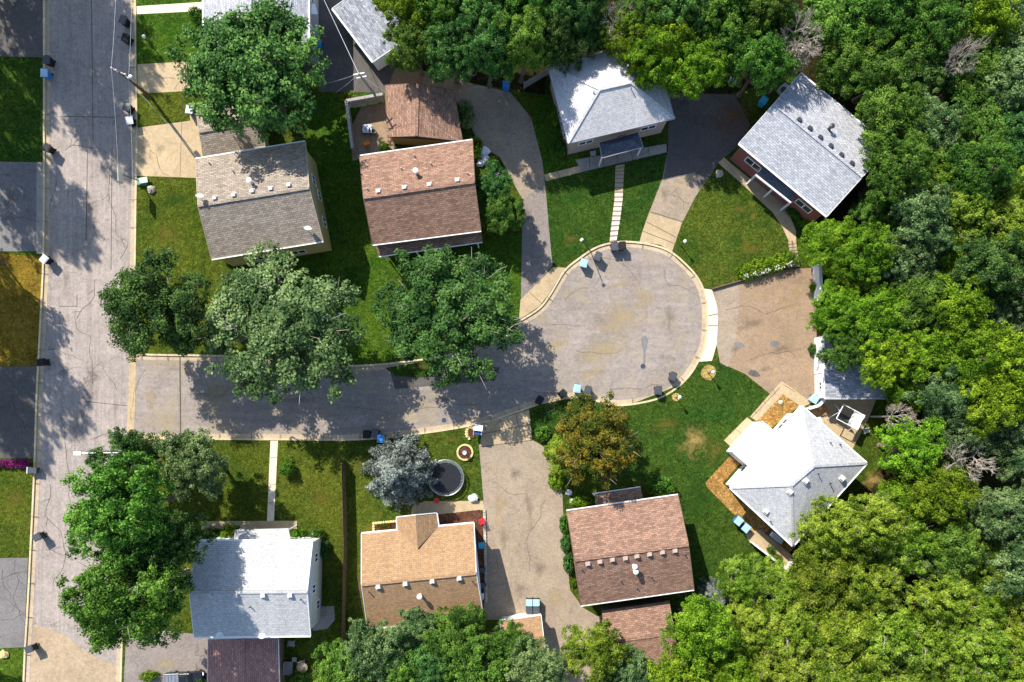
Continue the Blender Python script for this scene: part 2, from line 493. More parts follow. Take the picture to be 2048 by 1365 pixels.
g = MB().sheet([(-600, -500), (600, -500), (600, 500), (-600, 500)], ZR - 0.02)
struct('ground', g, M['floor'])
rd = MB().sheet(wp([(70, -900), (285, -900), (285, 1900), (0, 1900)]), ZR)
struct('road', rd, M['road'])
cz = MB().sheet(wp([(268, 700), (600, 722), (740, 722), (900, 700), (1040, 630), (1140, 520), (1251, 478), (1340, 495), (1420, 590), (1420, 690),
                    (1380, 770), (1254, 815), (1140, 805), (960, 855), (850, 875), (560, 886), (262, 886)]), ZR + 0.004)
struct('court_road', cz, M['cul'])
bl = MB().prism(wp(left_edge + [(-6000, 1900), (-6000, -900)]), ZR - 0.01, 0)
struct('ground_block', bl, M['g_block'])
br_ = MB().prism(wp(right_line + [(9000, 1900), (9000, -900)]), ZR - 0.01, 0)
struct('ground_block', br_, M['g_block'])

def strip(line, a, b, z0, z1, mb=None):
    """a band between two side offsets (metres, positive = right of travel) along a line of photo points"""
    mb = mb or MB()
    pts = [W(p[0], p[1]) for p in line]
    n = len(pts)
    nr = []
    for i in range(n):
        d = (pts[min(i + 1, n - 1)] - pts[max(i - 1, 0)]).normalized()
        nr.append(Vector((d.y, -d.x, 0)))
    vs = []
    for p, q in zip(pts, nr):
        for o, z in ((a, z0), (a, z1), (b, z1), (b, z0)):
            vs.append((p.x + q.x * o, p.y + q.y * o, z))
    fs = []
    for i in range(n - 1):
        for k in range(3):
            fs.append((i * 4 + k, i * 4 + k + 1, (i + 1) * 4 + k + 1, (i + 1) * 4 + k))
    return mb.add(vs, fs)

cm = strip(left_edge, -0.2, 0.0, ZR, 0.022)
strip(right_line, 0.0, 0.2, ZR, 0.022, cm)
struct('curb', cm, M['curb'])
gm = strip(left_edge, -0.68, -0.2, ZR, ZR + 0.012)
strip(right_line, 0.2, 0.68, ZR, ZR + 0.012, gm)
struct('gutter', gm, M['gutter'])
jm = MB()
for line, a, b in ((left_edge, -0.68, 0.0), (right_line, 0.0, 0.68)):
    pts = [W(*p) for p in line]; acc = 0
    for i in range(len(pts) - 1):
        d = pts[i + 1] - pts[i]; acc += d.length
        if acc > 3.0:
            acc = 0; d.normalize(); q = Vector((d.y, -d.x, 0))
            jm.beam(pts[i] + q * a + Vector((0, 0, 0.01)), pts[i] + q * b + Vector((0, 0, 0.01)), 0.04, 0.035)
struct('curb_joints', jm, M['joint'])

# cross gutter, concrete corner and concrete end of the road
xg = MB().sheet(wp([(258, 690), (270, 690), (271, 720), (269, 800), (267, 875), (264, 893), (253, 893), (253, 860), (256, 780)]), ZR + 0.012)
struct('cross_gutter', xg, M['conc'])
cn = MB().sheet(wp([(255, 868), (300, 872), (296, 905), (262, 912), (252, 905)]), ZR + 0.017)
struct('corner_ramp', cn, M['conc'])
rc = MB().sheet(wp([(66, 1250), (95, 1258), (130, 1272), (165, 1300), (190, 1315), (240, 1335), (240, 1900), (30, 1900)]), ZR + 0.006)
struct('road_end', rc, M['road_c'])

def patch(name, pts, m, z, smooth=0):
    p = cat(list(pts) + [pts[0]], smooth)[:-1] if smooth else pts
    return struct(name, MB().sheet(wp(p), z), M[m])
def slab(name, pts, m, z1):
    return struct(name, MB().prism(wp(pts), 0.0, z1), M[m])

# lawns
patch('lawn', [(-40, 112), (86, 118), (86, 324), (-40, 322)], 'g_deep', 0.004)
patch('lawn', [(-40, 504), (84, 515), (76, 732), (-40, 734)], 'g_dry', 0.004)
patch('lawn', [(-40, 936), (66, 936), (57, 1114), (-40, 1114)], 'g_olive', 0.004)
patch('lawn', [(-40, 1298), (48, 1295), (40, 1420), (-40, 1420)], 'g_green', 0.004)
patch('lawn', [(272, -60), (415, -60), (415, 5), (272, 12)], 'g_green', 0.004)
patch('lawn', [(273, 28), (412, 22), (408, 122), (274, 128)], 'g_green', 0.004)
patch('lawn', [(275, 188), (360, 182), (385, 240), (275, 254)], 'g_olive', 0.004)
patch('lawn', [(273, 352), (400, 356), (440, 530), (480, 600), (620, 722), (300, 706), (271, 690)], 'g_olive', 0.004)
patch('lawn', [(610, 200), (800, 180), (770, 330), (760, 520), (1042, 470), (1042, 636), (890, 708), (740, 726), (620, 724), (480, 600), (600, 480)], 'g_green', 0.004)
patch('lawn', [(1045, 205), (1100, 190), (1165, 330), (1090, 350)], 'g_green', 0.0045)
patch('lawn', [(1088, 362), (1160, 340), (1232, 330), (1220, 484), (1157, 514), (1104, 533), (1098, 500)], 'g_deep', 0.0045)
patch('lawn', [(1247, 328), (1334, 305), (1325, 350), (1280, 470), (1282, 484), (1234, 482)], 'g_deep', 0.0045)
patch('lawn', [(1395, 375), (1440, 322), (1565, 440), (1590, 530), (1480, 558), (1420, 580), (1338, 502), (1366, 445)], 'g_mix', 0.0045)
patch('lawn', [(1400, 722), (1440, 727), (1490, 752), (1538, 790), (1450, 880), (1470, 905), (1412, 970), (1500, 1065), (1570, 1120), (1400, 1240), (1390, 1180),
               (1350, 960), (1100, 960), (1062, 880), (1062, 822), (1140, 800), (1254, 812), (1370, 766)], 'g_deep', 0.0045)
patch('lawn', [(556, 883), (690, 884), (685, 1300), (640, 1420), (560, 1420), (555, 1056), (560, 1040)], 'g_olive', 0.0045)
patch('lawn', [(262, 900), (541, 883), (534, 1042), (400, 1045), (385, 1268), (252, 1276)], 'g_olive', 0.0045)
patch('lawn', [(692, 884), (850, 870), (962, 852), (966, 1005), (820, 1030), (722, 1070), (735, 1260), (700, 1300), (690, 1200)], 'g_mix', 0.0045)
patch('lawn', [(1700, 895), (1740, 840), (1790, 850), (1785, 1000), (1720, 1000), (1736, 930)], 'g_mix', 0.0045)
patch('lawn', [(1455, 320), (1480, 300), (1620, 440), (1600, 470), (1560, 410)], 'g_deep', 0.0045)
# bare patches
def soft_mat(name, c1, c2, amt=0.9, edge=0.35):
    m, nt, b = base_mat(name, 0.95, 0.1)
    v = coords(nt)
    tc = N(nt, 'ShaderNodeTexCoord')
    sub = N(nt, 'ShaderNodeVectorMath', operation='LENGTH')
    mp = N(nt, 'ShaderNodeMapping'); mp.inputs['Location'].default_value = (-1, -1, 0); mp.inputs['Scale'].default_value = (2, 2, 0)
    nt.links.new(tc.outputs['Generated'], mp.inputs[0]); nt.links.new(mp.outputs[0], sub.inputs[0])
    n1 = noise(nt, v, 0.75, 10, 0.8, 0.4)
    ad = N(nt, 'ShaderNodeMath', operation='MULTIPLY_ADD'); nt.links.new(n1, ad.inputs[0]); ad.inputs[1].default_value = 2.6
    nt.links.new(sub.outputs['Value'], ad.inputs[2])
    f = ramp(nt, ad.outputs[0], [(1.05 / 3, amt), (1.85 / 3, 0.0)])
    sc = N(nt, 'ShaderNodeMath', operation='DIVIDE'); nt.links.new(ad.outputs[0], sc.inputs[0]); sc.inputs[1].default_value = 3.0
    nt.links.new(sc.outputs[0], f.node.inputs[0])
    nt.links.new(ramp(nt, noise(nt, v, 5, 4, 0.8), [(0.35, c1), (0.65, c2)]), b.inputs['Base Color'])
    nt.links.new(f, b.inputs['Alpha'])
    return m
SM = {'straw': soft_mat('worn_straw', (0.22, 0.15, 0.045), (0.44, 0.31, 0.10)),
      'thin': soft_mat('thin_grass', (0.10, 0.09, 0.015), (0.20, 0.15, 0.03), 0.55, 0.6),
      'lush': soft_mat('lush_grass', (0.012, 0.05, 0.006), (0.03, 0.085, 0.01), 0.6, 0.6),
      'oil': soft_mat('oil_drips', (0.07, 0.055, 0.045), (0.13, 0.10, 0.08), 0.38, 0.6),
      'sand': soft_mat('sandy_wash', (0.36, 0.27, 0.15), (0.42, 0.33, 0.18), 0.8, 0.6),
      'dirt': soft_mat('bare_dirt', (0.13, 0.075, 0.035), (0.24, 0.14, 0.07), 0.85, 0.5)}
ns_ = [0]
def soft(name, px, py, rx, ry, m, z, rz=0.0):
    c = W(px, py); n = 28
    ns_[0] += 1
    mb = MB(); mb.sheet([(c.x + rx * S * math.cos(a), c.y + ry * S * math.sin(a)) for a in np.linspace(0, 2 * math.pi, n, endpoint=False)], z + 0.0004 * (ns_[0] % 7))
    o = obj(name, mb, SM[m], loc=(c.x, c.y, 0)); o.rotation_euler[2] = R(rz); o['kind'] = 'structure'
soft('worn_lawn', 1388, 883, 52, 62, 'straw', 0.010)
soft('worn_lawn', 1745, 962, 45, 36, 'straw', 0.010)
for a in ((1430, 905, 40, 60), (1480, 420, 40, 26), (1330, 850, 60, 30), (330, 470, 45, 50), (640, 1000, 40, 60), (300, 560, 40, 30), (720, 930, 30, 40), (900, 880, 40, 16), (1060, 230, 10, 60), (700, 690, 40, 22), (30, 1000, 40, 50), (1500, 500, 50, 20), (1140, 480, 30, 26)):
    soft('worn_lawn', *a, 'thin', 0.011)
for a in ((1470, 480, 34, 26), (1400, 1000, 50, 80), (640, 1180, 30, 50), (700, 560, 26, 60), (1290, 380, 24, 30), (1150, 400, 34, 26), (350, 400, 50, 26), (780, 900, 40, 14), (480, 960, 30, 40)):
    soft('lush_lawn', *a, 'lush', 0.015)
soft('bare_dirt', 720, 1180, 14, 80, 'dirt', 0.011); soft('bare_dirt', 840, 735, 60, 14, 'thin', 0.02)
for a in ((1030, 950, 24, 30), (1008, 1080, 18, 60), (1080, 1140, 22, 50), (1500, 650, 60, 26), (1560, 700, 50, 20), (1470, 700, 18, 16), (1530, 740, 26, 12), (1060, 1020, 16, 90), (320, 300, 20, 30), (1330, 390, 18, 34), (1055, 430, 14, 40), (20, 400, 30, 50), (1040, 1180, 30, 40)):
    soft('oil_stain', *a, 'oil', 0.015, 8)
for a in ((1240, 640, 110, 60), (1200, 700, 120, 36), (1290, 600, 50, 40), (1110, 690, 50, 14), (1240, 570, 60, 10), (1180, 750, 60, 14), (430, 790, 60, 40), (300, 800, 20, 50)):
    soft('sand_wash', *a, 'sand', ZR + 0.007, 12)
for a in ((1570, 610, 50, 24), (1600, 580, 26, 30), (1520, 590, 50, 12), (1000, 1010, 20, 60), (1110, 1200, 30, 50), (330, 1330, 50, 24)):
    soft('sand_wash', *a, 'sand', 0.018, 0)
for a in ((180, 420, 22, 90), (185, 760, 30, 90), (130, 560, 14, 60), (150, 1050, 24, 120), (1340, 640, 20, 60), (230, 820, 12, 60), (880, 800, 120, 10), (600, 800, 90, 10)):
    soft('tyre_wear', *a, 'oil', ZR + 0.0095, 0)
soft('bare_dirt', 1465, 232, 90, 66, 'dirt', 0.0125)

# driveways and walks
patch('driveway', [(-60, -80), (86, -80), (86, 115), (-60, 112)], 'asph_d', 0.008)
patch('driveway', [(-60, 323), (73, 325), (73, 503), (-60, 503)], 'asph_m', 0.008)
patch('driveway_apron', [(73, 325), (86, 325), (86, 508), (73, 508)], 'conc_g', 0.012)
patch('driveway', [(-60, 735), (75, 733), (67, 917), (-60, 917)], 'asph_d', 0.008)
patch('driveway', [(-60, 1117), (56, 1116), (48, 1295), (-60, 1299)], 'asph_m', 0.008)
patch('driveway', [(275, 129), (420, 121), (420, 180), (275, 188)], 'conc', 0.008)
patch('driveway', [(275, 256), (395, 240), (412, 357), (274, 352)], 'conc', 0.008)
patch('bin_pad', [(379, 226), (393, 224), (396, 243), (381, 246)], 'conc', 0.012)
patch('walk', [(273, 13), (412, 4), (412, 22), (274, 29)], 'conc_b', 0.012)
patch('driveway', [(618, -60), (700, -60), (800, 100), (805, 150), (775, 186), (640, 184), (590, 110)], 'asph_d', 0.008)
patch('driveway', [(790, 135), (905, 150), (960, 175), (905, 190), (775, 176)], 'asph_b', 0.0085)
patch('driveway', [(905, 190), (955, 170), (1020, 185), (1062, 235), (1084, 320), (1090, 365), (1098, 460), (1104, 530), (1045, 560), (1045, 400), (1000, 315), (960, 290), (935, 240)], 'asph_t', 0.009)
patch('driveway', [(1045, 400), (1090, 365), (1098, 460), (1105, 532), (1042, 605)], 'asph_p', 0.013)
patch('driveway_apron', [(1132, 536), (1106, 535), (1041, 600), (1038, 640), (1078, 614), (1099, 587), (1116, 558)], 'conc', 0.017)
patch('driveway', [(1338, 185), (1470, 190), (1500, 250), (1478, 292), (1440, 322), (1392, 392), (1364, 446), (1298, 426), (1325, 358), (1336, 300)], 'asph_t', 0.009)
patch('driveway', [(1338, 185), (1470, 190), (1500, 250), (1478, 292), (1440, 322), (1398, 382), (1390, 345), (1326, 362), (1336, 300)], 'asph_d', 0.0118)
patch('driveway_apron', [(1298, 426), (1364, 446), (1344, 504), (1320, 490), (1279, 484), (1284, 466)], 'conc', 0.013)
patch('driveway', [(1424, 580), (1580, 538), (1632, 536), (1634, 800), (1622, 806), (1565, 764), (1540, 788), (1490, 748), (1440, 726), (1433, 690), (1436, 640)], 'asph_b', 0.009)
patch('driveway', [(1424, 580), (1480, 566), (1478, 600), (1470, 700), (1455, 734), (1440, 726), (1433, 690), (1436, 640)], 'asph_t', 0.0135)
patch('driveway_apron', [(1402, 577), (1424, 580), (1434, 612), (1436, 640), (1433, 690), (1424, 722), (1398, 724), (1413, 686), (1417, 636), (1413, 594)], 'conc_b', 0.018)
patch('driveway_apron', [(966, 848), (1058, 820), (1064, 880), (960, 893)], 'conc', 0.012)
patch('driveway', [(958, 890), (1064, 880), (1102, 902), (1124, 980), (1128, 1050), (1140, 1180), (1165, 1215), (1240, 1260), (1240, 1420), (1080, 1420), (1080, 1240), (968, 1240), (967, 1000)], 'asph_t', 0.009)
patch('driveway', [(1062, 1290), (1240, 1215), (1340, 1200), (1340, 1420), (1080, 1420)], 'asph_b', 0.0075)
patch('driveway', [(252, 1277), (330, 1262), (420, 1272), (420, 1420), (245, 1420)], 'asph_p', 0.008)
patch('walk', [(541, 882), (556, 882), (548, 1042), (534, 1042)], 'conc_b', 0.012)
patch('walk', [(402, 1043), (594, 1042), (594, 1058), (402, 1060)], 'conc', 0.012)
patch('patio', [(625, 1215), (668, 1212), (670, 1240), (655, 1258), (625, 1262)], 'conc_g', 0.012)
patch('patio', [(824, 1012), (850, 1003), (966, 1002), (968, 1020), (870, 1032), (822, 1032)], 'conc', 0.012)
patch('patio', [(722, 215), (775, 205), (790, 300), (705, 322), (700, 260)], 'asph_b', 0.012)
patch('walk', [(1088, 350), (1158, 332), (1166, 344), (1092, 363)], 'conc', 0.012)
patch('walk', [(1150, 320), (1333, 288), (1333, 305), (1165, 344)], 'conc_g', 0.016)
patch('walk', [(1436, 326), (1448, 316), (1500, 358), (1548, 395), (1578, 428), (1592, 462), (1592, 484), (1577, 482), (1565, 455), (1545, 425), (1490, 374)], 'conc', 0.012)
patch('patio', [(1500, 358), (1530, 340), (1590, 395), (1575, 425), (1548, 395)], 'conc_g', 0.015)
patch('walk', [(1563, 762), (1624, 806), (1604, 815), (1566, 789), (1514, 843), (1500, 834), (1540, 788)], 'conc', 0.015)
patch('walk', [(1494, 835), (1516, 852), (1471, 903), (1448, 881)], 'conc', 0.016)
patch('mulch_bed', [(1566, 789), (1600, 812), (1540, 858), (1512, 844)], 'mulch_o', 0.02)
patch('mulch_bed', [(1468, 903), (1486, 920), (1445, 967), (1590, 1095), (1572, 1112), (1500, 1062), (1478, 1040), (1414, 975), (1411, 965)], 'mulch_o', 0.02)
patch('patio', [(1620, 830), (1650, 800), (1752, 800), (1735, 842), (1704, 900)], 'conc', 0.012)
patch('mulch_bed', [(868, 1030), (960, 1020), (972, 1045), (968, 1175), (948, 1175), (946, 1050), (875, 1055)], 'mulch_r', 0.016)
patch('mulch_bed', [(748, 1066), (752, 1048), (795, 1042), (796, 1064)], 'mulch_r', 0.012)
patch('wood_floor', [(1630, 600), (1700, 560), (1790, 560), (1790, 800), (1640, 800)], 'floor', 0.006)
patch('wood_floor', [(790, -100), (1230, -100), (1230, 105), (1095, 135), (1090, 190), (960, 170), (800, 130)], 'floor', 0.006)
patch('wood_floor', [(1212, -100), (2400, -100), (2400, 1500), (1290, 1500), (1330, 1240), (1400, 1240), (1700, 1000), (1790, 900), (1790, 800), (1690, 560), (1600, 480), (1650, 440), (1740, 340), (1600, 150), (1450, 190), (1345, 190)], 'floor', 0.005)

def joints(segs, z, w=0.05, m='joint', name='paving_joints'):
    mb = MB()
    for a, b in segs:
        mb.beam(W(a[0], a[1], z), W(b[0], b[1], z), w, 0.012)
    struct(name, mb, M[m])
joints([((1060, 586), (1083, 607)), ((1293, 444), (1352, 475)), ((1284, 462), (1350, 488)), ((1300, 424), (1366, 444))], 0.022)
joints([((1417, 632), (1436, 628)), ((1416, 652), (1436, 652))], 0.024, 0.08)
joints([((1000, 839), (1006, 860)), ((1032, 830), (1037, 852)), ((966, 868), (1062, 849)), ((960, 894), (1064, 881))], 0.018)
joints([((540, 915), (554, 915)), ((539, 970), (552, 970)), ((537, 1006), (550, 1006))], 0.017)
joints([((1115, 344), (1120, 356)), ((1205, 312), (1208, 333)), ((1233, 306), (1236, 328)), ((1262, 301), (1266, 322)), ((1296, 295), (1300, 315)), ((1178, 316), (1180, 338))], 0.021)
joints([((1524, 800), (1532, 808)), ((1503, 836), (1560, 775)), ((1505, 818), (1514, 828)), ((1545, 778), (1552, 790)), ((1470, 858), (1494, 876)), ((1590, 784), (1570, 772))], 0.021)
joints([((360, 705), (361, 880)), ((1040, 1000), (1041, 1000.5))], ZR + 0.008, 0.14)
joints([((224, 300), (222, 540)), ((175, 300), (172, 480)), ((120, 613), (154, 613)), ((154, 590), (154, 613)), ((170, 803), (253, 812)), ((140, 1090), (170, 1092)), ((153, 1060), (154, 1092)),
        ((183, 0), (186, 280)), ((120, 233), (230, 235))], ZR + 0.005, 0.06)
joints([((360, 352), (368, 100))], 0.014, 0.03)
# wandering cracks, sealed or open, in the old asphalt
def cracks(name, starts, z, m, seed, w=0.045):
    rs = np.random.default_rng(seed)
    mb = MB()
    for x, y, ang, ln in starts:
        p = [x, y]; a = math.radians(ang); d = 0
        while d < ln:
            a += rs.normal() * 0.28; st_ = rs.uniform(5, 12)
            q = [p[0] + math.cos(a) * st_, p[1] + math.sin(a) * st_]
            ww = w * rs.uniform(0.5, 1.3)
            mb.beam(W(p[0], p[1], z), W(q[0], q[1], z), ww, 0.004)
            if rs.random() < 0.12:
                b_ = a + rs.choice([-1, 1]) * 0.9
                mb.beam(W(p[0], p[1], z), W(p[0] + math.cos(b_) * 18, p[1] + math.sin(b_) * 18, z), ww * 0.7, 0.004)
            a += (math.radians(ang) - a) * 0.25
            p = q; d += st_
    o = struct(name, mb, M[m])
cracks('street_cracks', [(224, 330, 90, 210), (150, 620, 88, 160), (112, 360, 92, 120), (205, 730, 60, 60), (120, 830, 80, 180), (100, 970, 90, 220), (175, 1000, 88, 90), (90, 1100, 5, 60), (190, 560, 100, 90),
                         (130, 300, 20, 90), (95, 700, 10, 70), (180, 880, 0, 60)], ZR + 0.012, 'joint', 3)
cracks('court_cracks', [(380, 790, 2, 150), (560, 800, -4, 220), (830, 820, -6, 130), (1000, 770, -12, 120), (1130, 600, -35, 100), (1150, 700, 5, 90), (1180, 520, 20, 120), (1330, 540, 60, 130), (1220, 780, -10, 130), (1100, 650, -10, 60), (290, 740, 80, 110)], ZR + 0.012, 'joint', 4, 0.035)
cracks('driveway_cracks', [(0, 350, 10, 80), (0, 440, 5, 75), (5, 1140, 80, 60), (0, 1160, -5, 54), (0, 1195, 4, 52), (0, 1240, -8, 50), (30, 1120, 85, 150), (20, 760, 60, 120), (0, 820, 0, 70), (1055, 420, 85, 100), (1360, 250, 120, 110), (1340, 390, 20, 40),
                           (975, 960, 20, 90), (1090, 1000, 95, 150), (985, 1080, 85, 90), (1450, 620, 10, 150), (1500, 720, -20, 110), (660, 120, 70, 50), (300, 300, 10, 80), (290, 150, 8, 60)], 0.022, 'joint', 5, 0.035)
# stray dark area and tree shade painted as dark asphalt, with a grass strip
patch('painted_shade_patch', [(780, 745), (840, 742), (905, 726), (1000, 735), (990, 762), (905, 768), (790, 779)], 'asph_d', ZR + 0.009)
patch('grass_strip', [(770, 736), (890, 716), (912, 728), (905, 750), (840, 755), (790, 752)], 'g_deep', ZR + 0.02)
# oil / water stain with a shape of its own
patch('wet_stain', cat([(1281, 676), (1290, 672), (1297, 680), (1294, 692), (1292, 705), (1291, 728), (1286, 728), (1287, 705), (1284, 690)], 3), 'asph_m', ZR + 0.008)
patch('oil_stain', cat([(1500, 740), (1512, 742), (1520, 752), (1508, 754), (1496, 748)], 3), 'asph_d', 0.02)
for x, y in ((125, 745), (1550, 688), (1478, 690)):
    patch('tar_patch', cat([(x - 10, y - 3), (x, y - 6), (x + 10, y), (x + 4, y + 7), (x - 8, y + 5), (x - 10, y - 3)], 2), 'asph_m', (ZR + 0.008) if x < 300 else 0.02)

def manhole(px, py, z, label, r=0.32):
    t = thing('manhole_cover', label, 'manhole cover', W(px, py, z))
    obj('rim', MB().lathe([(r, 0), (r, 0.02), (r - 0.06, 0.02), (r - 0.06, 0)], 24, W(px, py, z)), M['metal'], t)
    mb = MB().lathe([(r - 0.07, 0), (r - 0.07, 0.015)], 24, W(px, py, z))
    obj('cover', mb, M['dmetal'], t)
manhole(1286, 733, ZR + 0.01, 'round iron manhole cover at the end of the wet streak on the turning circle')
manhole(888, 841, ZR + 0.01, 'round iron manhole cover in the side road above the kerb of the trampoline yard')
manhole(971, 857, 0.02, 'small round access cover set in the concrete driveway apron', 0.16)

# steps
st = thing('garden_steps', 'stepping-stone walk of pale slabs with red brick risers above the turning circle', 'steps', W(1233, 400))
a0 = [(1231, 331), (1249, 328)]
path_l = [(1231, 331), (1230, 360), (1229, 400), (1224, 440), (1219, 484)]
path_r = [(1249, 328), (1247, 360), (1245, 400), (1240, 440), (1233, 482)]
def lerp_path(p, t):
    n = len(p) - 1; i = min(int(t * n), n - 1); f = t * n - i
    return (p[i][0] + (p[i + 1][0] - p[i][0]) * f, p[i][1] + (p[i + 1][1] - p[i][1]) * f)
ns = 17
rs = MB()
for i in range(ns):
    t0 = i / ns; t1 = (i + 1) / ns
    q = [lerp_path(path_l, t0 + 0.008), lerp_path(path_r, t0 + 0.008), lerp_path(path_r, t1 - 0.01), lerp_path(path_l, t1 - 0.01)]
    obj('slab', MB().prism(wp(q), 0.0, 0.07), M['conc_b'] if i > 6 else M['conc'], st)
    rs.beam(W(*lerp_path(path_l, t1), 0.04), W(*lerp_path(path_r, t1), 0.04), 0.1, 0.09)
obj('riser', rs, M['brick'], st)
st = thing('garden_steps', 'short flight of dark-edged steps beside the flowering hedge', 'steps', W(1585, 505))
for i in range(8):
    y = 484 + i * 6.5; x = 1576 + i * 1.0
    obj('tread', MB().prism(wp([(x, y), (x + 15, y - 1), (x + 15, y + 4.6), (x, y + 5.6)]), 0.0, 0.22 - i * 0.02), M['conc'], st)
rl = MB()
rl.tube(W(1584, 480, 1.0), W(1586, 534, 0.9), 0.03)
for y in (482, 508, 532): rl.tube(W(1584.5, y, 0), W(1584.5, y, 1.0), 0.025)
obj('handrail', rl, M['dmetal'], st)
wl = thing('retaining_wall', 'low dark timber retaining wall along the driveway below the flowering hedge', 'wall', W(1480, 565))
w_ = MB()
for p, q in (((1424, 578), (1480, 562)), ((1480, 562), (1590, 532))):
    w_.beam(W(*p, 0.16), W(*q, 0.16), 0.16, 0.32)
obj('wall', w_, M['wood_b'], wl)

# ------------------------------------------------------------------ buildings
CAM = Vector((0, NY, H))
def hit(px, py, P0, n):
    d = W(px, py, 0) - CAM
    t = (Vector(P0) - CAM).dot(n) / d.dot(n)
    return CAM + d * t

class House: pass

def building(name, label, cat_, px4, he, ridge, hr, roofm, wallm, hip=False, fascia='white', gutter=True, inset=0.45, flat=False):
    """px4: a,b,c,d photo corners of the eaves; the ridge runs from side d-a to side b-c"""
    A = [W(p[0], p[1], he) for p in px4]
    cen = sum(A, Vector((0, 0, 0))) / 4
    root = thing(name, label, cat_, (cen.x, cen.y, 0))
    h = House(); h.root = root; h.A = A; h.he = he; h.cen = cen
    if flat:
        faces = [[A[0], A[1], A[2], A[3]]]; R1 = R2 = None
    else:
        R1 = W(ridge[0][0], ridge[0][1], hr); R2 = W(ridge[1][0], ridge[1][1], hr)
        faces = [[A[0], A[1], R2, R1], [A[2], A[3], R1, R2]]
        if hip: faces += [[A[1], A[2], R2], [A[3], A[0], R1]]
    h.faces = []
    rb = MB()
    for f in faces:
        n = (f[1] - f[0]).cross(f[2] - f[0]).normalized()
        if n.z < 0: f = f[::-1]; n = -n
        h.faces.append((f, n))
        k = len(f)
        lo = [p - Vector((0, 0, 0.14)) for p in f]
        rb.add(list(f) + lo, [tuple(range(k)), tuple(range(2 * k - 1, k - 1, -1))] + [(i, k + i, k + (i + 1) % k, (i + 1) % k) for i in range(k)])
    h.roof = obj('roof', rb, M[roofm], root, uv=True)
    # ridge cap
    if not flat:
        rc = MB()
        up = Vector((0, 0, 0.03))
        rc.beam(R1 + up, R2 + up, 0.3, 0.05)
        if hip:
            for a, r in ((A[0], R1), (A[3], R1), (A[1], R2), (A[2], R2)):
                rc.beam(a + up, r + up, 0.24, 0.05)
        obj('ridge_cap', rc, M[roofm], h.roof, uv=True)
    # fascia
    fb = MB()
    dz = Vector((0, 0, -0.09))
    def out(p):
        d = (p - cen); d.z = 0
        return p + d.normalized() * 0.025
    loops = []
    if hip or flat:
        loops = [(A[i], A[(i + 1) % 4]) for i in range(4)]
    else:
        loops = [(A[0], A[1]), (A[1], R2), (R2, A[2]), (A[2], A[3]), (A[3], R1), (R1, A[0])]
    for p, q in loops:
        fb.beam(out(p) + dz, out(q) + dz, 0.05, 0.2)
    obj('fascia', fb, M[fascia], root)
    if gutter:
        sides = [(A[0], A[1]), (A[2], A[3])]
        if hip: sides += [(A[1], A[2]), (A[3], A[0])]
        for p, q in sides:
            e = (q - p).normalized(); o_ = Vector((e.y, -e.x, 0))
            if o_.dot((p + q) / 2 - cen) < 0: o_ = -o_
            o_ = o_ * 0.1
            obj('gutter', MB().beam(p + o_ - Vector((0, 0, 0.06)), q + o_ - Vector((0, 0, 0.06)), 0.11, 0.1), M['white'], root)
    # walls
    Wc = []
    for i in range(4):
        p = A[i]; e1 = (A[(i + 1) % 4] - p).normalized(); e0 = (A[i - 1] - p).normalized()
        q = p + (e1 + e0) * inset
        Wc.append(Vector((q.x, q.y, 0)))
    h.Wc = Wc
    wb = MB()
    top = he - 0.13
    wb.add([Vector((p.x, p.y, 0)) for p in Wc] + [Vector((p.x, p.y, top)) for p in Wc],
           [(i, (i + 1) % 4, 4 + (i + 1) % 4, 4 + i) for i in range(4)])
    if not (hip or flat):
        for i, j, r in ((3, 0, R1), (1, 2, R2)):
            e = (Wc[j] - Wc[i]); t = ((r - Wc[i]).dot(e)) / e.dot(e)
            b = Wc[i] + e * t
            z = hr - 0.22
            wb.add([Vector((Wc[i].x, Wc[i].y, top)), Vector((Wc[j].x, Wc[j].y, top)), Vector((b.x, b.y, z))], [(0, 1, 2)])
    obj('wall', wb, M[wallm], root, uv=True)
    # soffit
    sb = MB()
    sb.sheet([tuple(p[:2]) for p in A], he - 0.16)
    if not hip: obj('soffit', sb, M[fascia], root)
    return h

def window(h, side, t, w=1.1, hh=1.0, zc=None, frame='white', name='window', depth=0.05):
    i, j = side, (side + 1) % 4
    p, q = h.Wc[i], h.Wc[j]
    e = (q - p).normalized(); n = Vector((e.y, -e.x, 0))
    if n.dot((p + q) / 2 - Vector((h.cen.x, h.cen.y, 0))) < 0: n = -n
    zc = zc if zc is not None else min(h.he - 1.2, 1.6)
    c = p + (q - p) * t + Vector((0, 0, zc)) + n * 0.02
    up = Vector((0, 0, 1))
    fr = MB()
    for a, b in (((-w / 2, hh / 2), (w / 2, hh / 2)), ((-w / 2, -hh / 2), (w / 2, -hh / 2)), ((-w / 2, -hh / 2), (-w / 2, hh / 2)),
                 ((w / 2, -hh / 2), (w / 2, hh / 2)), ((0, -hh / 2), (0, hh / 2))):
        fr.beam(c + e * a[0] + up * a[1], c + e * b[0] + up * b[1], 0.11, 0.09, up=n)
    o = obj(name, fr, M[frame], h.root)
    pn = MB()
    pn.beam(c - up * hh / 2, c + up * hh / 2, w * 0.98, 0.02, up=n)
    # pane is a thin slab lying in the wall plane
    pn.v = []; pn.f = []
    vs = []
    for d in (0.0, 0.02):
        for a, b in ((-1, -1), (1, -1), (1, 1), (-1, 1)):
            vs.append(c + e * a * w / 2 + up * b * hh / 2 + n * d)
    pn.add(vs, [(0, 1, 2, 3), (7, 6, 5, 4), (0, 4, 5, 1), (1, 5, 6, 2), (2, 6, 7, 3), (3, 7, 4, 0)])
    obj('pane', pn, M['glass'], o)

